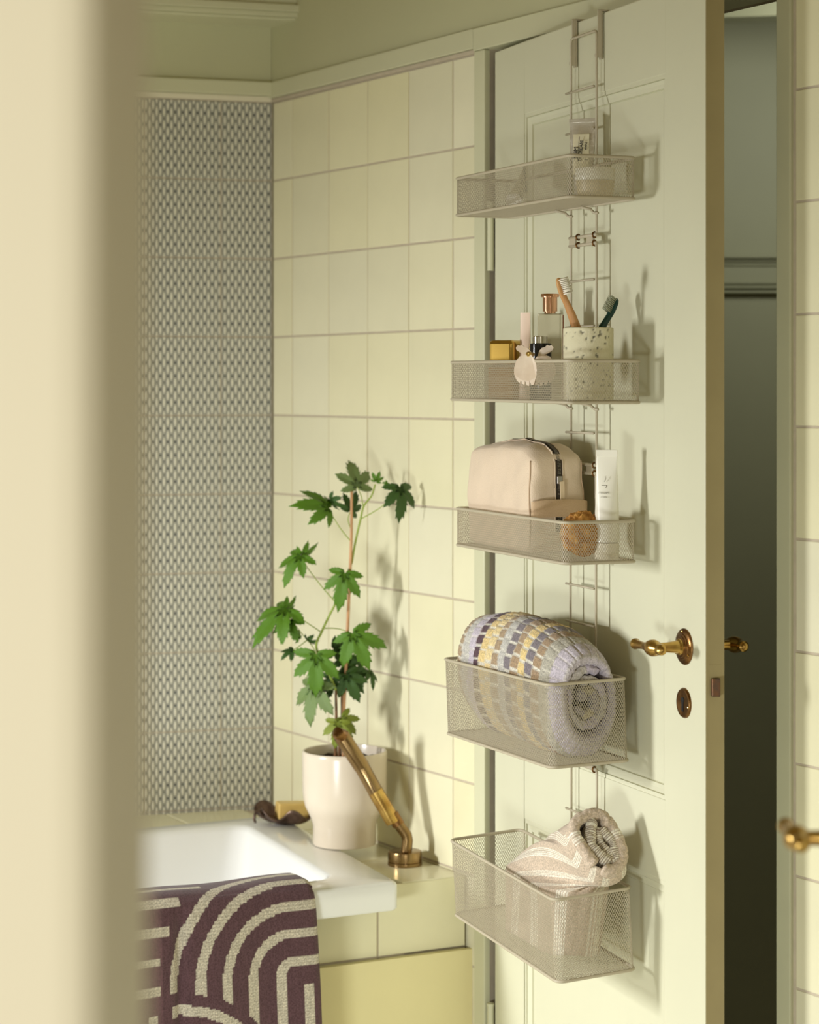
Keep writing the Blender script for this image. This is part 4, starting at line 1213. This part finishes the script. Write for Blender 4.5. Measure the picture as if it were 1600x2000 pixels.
for i, d in enumerate(dense):
    row = []
    yp = 1738+(arc[i]-arcE)*1262
    for k in range(NX+1):
        j = J0+(J1-J0)*k/NX
        edge = min(1, (j-J0)/0.008)
        fl = max(0, (arc[i]-arcE))
        wav = 0.005*math.sin(j*42+1.0)*min(1, fl/0.15)+0.0045*math.exp(-((j-0.378)/0.010)**2)*-2.2*min(1,fl/0.04)
        o_ = d.x+wav*(1 if d.x > 0 else 0)-0.004*(1-edge)*(1 if d.x > 0 else 0)
        z_ = d.y-0.004*(1-edge)*(1 if d.x <= 0.008 else 0)+0.0015*math.sin(j*30+2)*(1 if d.x < 0 else 0)
        jj = j-0.012*max(0,1-0)*0-min(1,fl/0.3)*0.010*(1-(j-J0)/(J1-J0))
        v = P0+E2*jj+FN*o_; row.append(Vector((v.x, v.y, ZR+z_))-bt.location)
        up = u_of_j(j); t_ = pattern(up, yp)
        thr = 1+0.10*noise.noise(Vector((up*0.9, yp*0.03, 0)))
        c = STR if t_ else PLUM
        if t_ and (math.floor((yp+0.6*math.sin(up*0.7))/3.7*2) % 2 == 0): c = (190,180,160)
        if up < 315 and t_ is False: c = (112,82,88)
        colr.append(tuple(x*thr for x in c))
    P.append(row)
q.grid(P)
bto = q.build('cloth', M['jacquard'], bt, smooth=True); color_attr(bto, lambda i: colr[i])
so_ = bto.modifiers.new('thick', 'SOLIDIFY'); so_.thickness = 0.006; so_.offset = -1

# ================================================================== PLANT
M['pot'] = mat('cream_stoneware', (226,213,192), 0.22, var=0.05, vscale=10, bump=0.1, bscale=30)
M['soil'] = mat('potting_soil', (62,42,30), 0.95, rgb2=(34,24,18), vscale=120, bump=1, bscale=200)
M['stem'] = mat('green_stem', (150,170,70), 0.5)
M['oldstem'] = mat('brown_stem', (128,88,52), 0.7, var=0.3, vscale=60)
M['cane'] = mat('bamboo_cane', (212,160,112), 0.5, var=0.15, vscale=50)
for nm, c in (('leaf1',(92,136,30)),('leaf2',(58,92,30)),('leaf3',(120,142,82)),('leaf4',(136,150,50))):
    M[nm] = mat(nm, c, 0.5, var=0.22, vscale=60, bump=0.3, bscale=120)
    M[nm].node_tree.nodes['Principled BSDF'].inputs['Subsurface Weight'].default_value = 0.0
PC = Vector((-0.112, 3.975, ZR))
pl = empty('potted_plant', PC); tag(pl, 'leafy green plant tied to a cane in a cream footed pot', 'plant')
q = MB(); q.lathe([(0.050,0.0),(0.0535,0.001),(0.0545,0.004),(0.0545,0.034),(0.0555,0.037),(0.0570,0.044),(0.062,0.054),(0.068,0.066),(0.0715,0.080),(0.0728,0.095),(0.0733,0.155),(0.0730,0.160),(0.0715,0.1622),(0.0692,0.1618),(0.0682,0.158),(0.0675,0.140),(0.0,0.139)], 64)
q.build('pot', M['pot'], pl, auto=True)
q = MB(); P = []
for i in range(12):
    r = 0.067*i/11; P.append([(r*math.cos(a), r*math.sin(a), 0.146+0.004*noise.noise(Vector((r*90*math.cos(a), r*90*math.sin(a),2)))) for a in [2*math.pi*k/40 for k in range(41)]])
q.grid(P); q.build('soil', M['soil'], pl, smooth=True)
def pp_(px, py, dy=0.0): return at(px, py, 3.965+dy)-PC
def stalk(pts, r, m_, name='stem'):
    q = MB(); Q = [pp_(*p) for p in pts]
    out = []
    for i in range(len(Q)-1):
        p0 = Q[max(i-1,0)]; p1 = Q[i]; p2 = Q[i+1]; p3 = Q[min(i+2,len(Q)-1)]
        for k in range(6):
            t = k/6; out.append(0.5*((2*p1)+(-p0+p2)*t+(2*p0-5*p1+4*p2-p3)*t*t+(-p0+3*p1-3*p2+p3)*t**3))
    out.append(Q[-1]); q.tube(out, [r*(1-0.35*i/len(out)) for i in range(len(out))], 8)
    return q.build(name, m_, pl, smooth=True)
stalk([(671,1482,0.0),(670,1420,0),(676,1300,0),(681,1180,0),(686,1060,0),(687,960,0)], 0.0034, M['cane'], 'cane')
stalk([(655,1482,-0.005),(657,1410,-0.008),(656,1346,-0.01)], 0.0030, M['oldstem'])
stalk([(662,1482,0.008),(668,1400,0.008),(668,1340,0.006),(678,1310,0)], 0.0026, M['oldstem'])
stalk([(656,1348,-0.01),(640,1310,-0.01),(618,1265,-0.005),(629,1233,-0.004),(643,1203,-0.004),(656,1177,-0.004),(670,1140,0.004),(687,1100,0.006)], 0.0024, M['stem'])
stalk([(687,1100,0.006),(694,1060,0.004),(705,1011,0),(711,988,0),(726,968,0),(733,946,0)], 0.0020, M['stem'])
for pts in [[(656,1177,0),(624,1140,0),(587,1090,0)],[(686,1058,0),(665,1032,0),(643,997,0)],[(706,1013,0),(745,990,-0.03),(780,956,-0.055)],[(709,988,0),(706,970,0.005),(698,951,0.01)],
            [(628,1235,0),(590,1210,0),(559,1191,0)],[(656,1177,0),(668,1150,0),(674,1122,0)],[(632,1227,0),(660,1228,0.01),(688,1237,0)],[(570,1195,0),(566,1205,0),(566,1212,0)],
            [(640,1310,0),(628,1290,0),(618,1279,0)],[(668,1345,0),(680,1325,0),(678,1310,0)],[(650,1340,0),(632,1338,0),(616,1338,0)],[(559,1195,0),(580,1225,0.01),(600,1250,0.01)],
            [(600,1250,0.01),(585,1262,0.01),(572,1270,0.01)],[(600,1250,0.01),(610,1262,0.01),(622,1285,0.01)],[(657,1430,0),(660,1420,-0.01),(660,1412,-0.015)],[(678,1310,0),(700,1308,0.01),(722,1312,0.01)],[(686,1035,0.01),(680,1015,0.01),(684,1000,0.012)]]:
    stalk(pts, 0.0010, M['stem'], 'leaf_stalk')
# palmate toothed leaf, tip along +X, length about 1
def leaf_outline(seed, lobes=((0,1.0),(46,0.82),(-46,0.82),(98,0.58),(-98,0.58)), sinus=0.40):
    rnd = random.Random(seed); lob = sorted(lobes); out = [(-0.04, 0.0)]
    def polar(r, d): return (r*math.cos(math.radians(d)), r*math.sin(math.radians(d)))
    pts = []
    pts.append((0.13, -150))
    for i, (d, L_) in enumerate(lob):
        L_ *= rnd.uniform(0.9,1.08)
        prev = lob[i-1][0] if i else -140; nxt = lob[i+1][0] if i < len(lob)-1 else 140
        # side teeth rising to the tip
        for f_, w_ in ((0.60,15),(0.54,12.5),(0.74,11),(0.70,8.5),(0.87,6.5),(0.84,4.5)): pts.append((L_*f_*rnd.uniform(.96,1.04), d-w_*1.5))
        pts.append((L_, d))
        for f_, w_ in ((0.84,4.5),(0.87,6.5),(0.70,8.5),(0.74,11),(0.54,12.5),(0.60,15)): pts.append((L_*f_*rnd.uniform(.96,1.04), d+w_*1.5))
        if i < len(lob)-1: pts.append((sinus*rnd.uniform(0.85,1.1)*(1 if abs(d+nxt) < 70 else 0.75), (d+nxt)/2))
    pts.append((0.13, 150))
    return [polar(r, d) for r, d in pts]
def leaf_mesh(seed, droop, fold_, mname):
    o = leaf_outline(seed); n = len(o); R = [0.0,0.25,0.45,0.62,0.78,0.9,1.0]; vs = []
    for r in R[1:]:
        for (x, y) in o:
            X, Y = x*r, y*r; rad = math.hypot(X, Y); an = math.degrees(math.atan2(Y, X))
            near = min(abs(an-d) for d in (0,46,-46,98,-98))
            z = -droop*rad*rad+0.10*rad*min(1,near/23)*fold_-0.04*fold_*abs(Y)+0.03*math.sin(seed+X*9)*rad
            vs.append((X, Y, z))
    fs = []
    for k in range(len(R)-2):
        for j_ in range(n-1): fs.append((k*n+j_, k*n+j_+1, (k+1)*n+j_+1, (k+1)*n+j_))
    c = len(vs); vs.append((0,0,0))
    for j_ in range(n-1): fs.append((j_, c, j_+1) if False else (c, j_, j_+1))
    me = bpy.data.meshes.new('leaf'); me.from_pydata(vs, [], fs); me.materials.append(M[mname])
    me.polygons.foreach_set('use_smooth', [True]*len(fs)); return me
LEAVES = [ # attach px,py, tip px,py, depth, length m, pitch away(+)/toward(-), roll deg, droop, material
 (698,951, 688,896, 0.012, 0.052, 20, 25, 0.35, 'leaf3'),
 (781,952, 792,1001, -0.055, 0.050, -20, -35, 0.5, 'leaf2'),
 (735,940, 742,925, 0.0, 0.018, -20, 20, 0.3, 'leaf1'),
 (757,943, 748,950, 0.0, 0.010, -20, 20, 0.3, 'leaf1'),
 (642,992, 588,968, -0.01, 0.056, -35, 48, 0.55, 'leaf1'),
 (645,975, 668,996, 0.0, 0.028, -20, 50, 0.5, 'leaf2'),
 (684,998, 700,968, 0.014, 0.034, 10, 30, 0.4, 'leaf2'),
 (587,1086, 555,1118, -0.01, 0.048, -25, 42, 0.5, 'leaf1'),
 (590,1083, 620,1076, 0.0, 0.030, -10, 58, 0.6, 'leaf1'),
 (674,1120, 662,1172, -0.015, 0.052, -25, 5, 0.55, 'leaf1'),
 (559,1190, 488,1236, -0.01, 0.070, -20, 55, 0.35, 'leaf1'),
 (556,1190, 578,1176, 0.0, 0.026, 0, 50, 0.4, 'leaf1'),
 (566,1211, 542,1250, -0.01, 0.042, -25, 40, 0.4, 'leaf1'),
 (572,1270, 558,1276, 0.008, 0.024, -30, 50, 0.4, 'leaf2'),
 (600,1250, 618,1256, 0.008, 0.022, -30, 60, 0.4, 'leaf2'),
 (584,1248, 578,1228, 0.008, 0.018, -30, 50, 0.4, 'leaf1'),
 (689,1238, 718,1290, -0.02, 0.062, -22, -10, 0.45, 'leaf1'),
 (618,1279, 616,1340, -0.03, 0.060, -15, 3, 0.3, 'leaf1'),
 (652,1268, 690,1276, 0.015, 0.040, 10, 20, 0.3, 'leaf2'),
 (680,1285, 672,1318, 0.012, 0.036, -10, -20, 0.3, 'leaf2'),
 (695,1280, 705,1296, 0.014, 0.026, -10, -30, 0.4, 'leaf2'),
 (678,1308, 712,1350, 0.004, 0.046, -20, -10, 0.4, 'leaf2'),
 (722,1312, 741,1340, 0.01, 0.026, -30, -60, 0.5, 'leaf2'),
 (650,1325, 640,1362, 0.004, 0.034, -10, 10, 0.4, 'leaf2'),
 (676,1318, 690,1345, -0.01, 0.044, -15, -5, 0.4, 'leaf2'),
 (616,1338, 596,1398, -0.012, 0.060, -15, 38, 0.35, 'leaf3'),
 (628,1345, 616,1376, 0.0, 0.030, -15, -38, 0.35, 'leaf2'),
 (660,1411, 655,1449, -0.03, 0.040, -20, 5, 0.35, 'leaf4'),
 (668,1402, 694,1428, -0.01, 0.034, -10, -20, 0.35, 'leaf4'),
]
for i, (ax_, ay_, tx, ty, dy, Ln, pitch, roll, droop, mn) in enumerate(LEAVES):
    A = pp_(ax_, ay_, dy); d2 = Vector((tx-ax_, 0, ay_-ty)).normalized()
    toward = Vector((0,-1,0))
    pr = math.radians(-pitch)
    X = (d2*math.cos(pr)+toward*math.sin(pr)).normalized()
    Zn = toward-X*toward.dot(X); Zn.normalize(); Y = Zn.cross(X)
    Rm = Matrix((X, Y, Zn)).transposed() @ Matrix.Rotation(math.radians(roll), 3, 'X')
    me = leaf_mesh(i*3+1, droop, 1.0, mn)
    o = bpy.data.objects.new('leaf', me); s_ = Ln*1.12
    o.matrix_local = Matrix.Translation(A) @ Rm.to_4x4() @ Matrix.Diagonal((s_*1.0, s_*1.0, s_, 1))
    link(o, pl)
    so2 = o.modifiers.new('thick', 'SOLIDIFY'); so2.thickness = 0.01; so2.offset = 0

# ================================================================== HAND SHOWER
HB = Vector((-0.0078, 3.890, ZL))
hs = empty('hand_shower', HB); tag(hs, 'antique brass hand shower leaning back from its round base on the ledge', 'hand shower')
q = MB(); q.lathe([(0.0290,0),(0.0294,0.0015),(0.0290,0.0055),(0.0278,0.0062),(0.0288,0.0072),(0.0288,0.0200),(0.0280,0.0232),(0.0262,0.0240),(0.0,0.0242)], 56)
q.build('base', M['brass_shower'], hs, auto=True)
def hp_(px, py, y=3.885): return at(px, py, y)-HB
el = [hp_(793,1668),hp_(795,1652),hp_(796,1641),hp_(794,1631),hp_(789,1624),hp_(783,1616),hp_(777,1606)]
q = MB(); q.tube(el, 0.0095, 20); q.build('elbow', M['brass_shower'], hs, auto=True)
q = MB(); c0, c1 = hp_(779,1611), hp_(766,1590); q.tube([c0,c1], 0.0108, 24); q.build('collar', M['brass_dark'], hs, auto=True)
q = MB(); q.tube([hp_(769,1606), hp_(768.5,1605), hp_(733,1545)], [0.0125,0.0132,0.0132], 28); q.build('grip', M['brass'], hs, auto=True)
q = MB(); q.tube([hp_(733,1545), hp_(732.7,1544.6), hp_(707,1498), hp_(706.7,1497.5), hp_(667,1437,3.875), hp_(666.4,1436,3.875)], [0.0132,0.0128,0.0130,0.0138,0.0140,0.0132], 28); q.build('handle', M['brass_shower'], hs, auto=True)
q = MB(); q.tube([hp_(668,1438,3.873), hp_(660,1433,3.862), hp_(654,1440,3.855)], [0.0125,0.0115,0.004], 16); q.build('nozzle', M['brass_dark'], hs, auto=True)

# ================================================================== SOAP DISH
SD = flat(560, 1618, -0.785)+Vector((0,0.045,0)); SD.z = ZR
sd_ = empty('soap_dish', SD); tag(sd_, 'dark leaf-shaped metal soap dish on the rim beside the pot', 'dish')
M['dish'] = mat('patinated_dish', (120,98,84), 0.35, metal=0.55, rgb2=(80,62,54), vscale=60)
q = MB(); P = []
for i in range(13):
    r = i/12; row = []
    for k in range(73):
        a = 2*math.pi*k/72
        rad = 0.040*(1+0.10*math.sin(5*a+0.6)+0.12*(1 if False else math.cos(a-2.6)**6)); ex = 1.15+0.25*max(0,-math.cos(a))**3
        z = 0.0015+0.020*r**3*(1+0.45*math.sin(5*a+2)+0.5*max(0,math.cos(a-2.75))**5)
        row.append((rad*r*math.cos(a)*ex, rad*r*math.sin(a)*0.85, z))
    P.append(row)
q.grid(P); dO = q.build('bowl', M['dish'], sd_, smooth=True); m2 = dO.modifiers.new('t','SOLIDIFY'); m2.thickness = 0.0022; m2.offset = 1
q = MB(); q.tube([(-0.044,-0.012,0.016),(-0.052,-0.014,0.026),(-0.058,-0.016,0.022),(-0.060,-0.018,0.012),(-0.057,-0.020,0.005)], [0.003,0.0028,0.0026,0.0026,0.0022], 10); q.build('curled_stem', M['dish'], sd_, smooth=True)
sp_ = empty('soap_bar', SD+Vector((0.006,0.002,0.0085)), (0.0,0.03,0.25)); tag(sp_, 'honey yellow rectangular soap bar lying in the leaf dish', 'soap')
q = MB(); q.box(-0.027,0.030,-0.018,0.018,0.0,0.030); q.build('bar', mat('honey_soap',(230,196,116),0.4,var=0.06,vscale=30), sp_, bevel=0.003, seg=3)
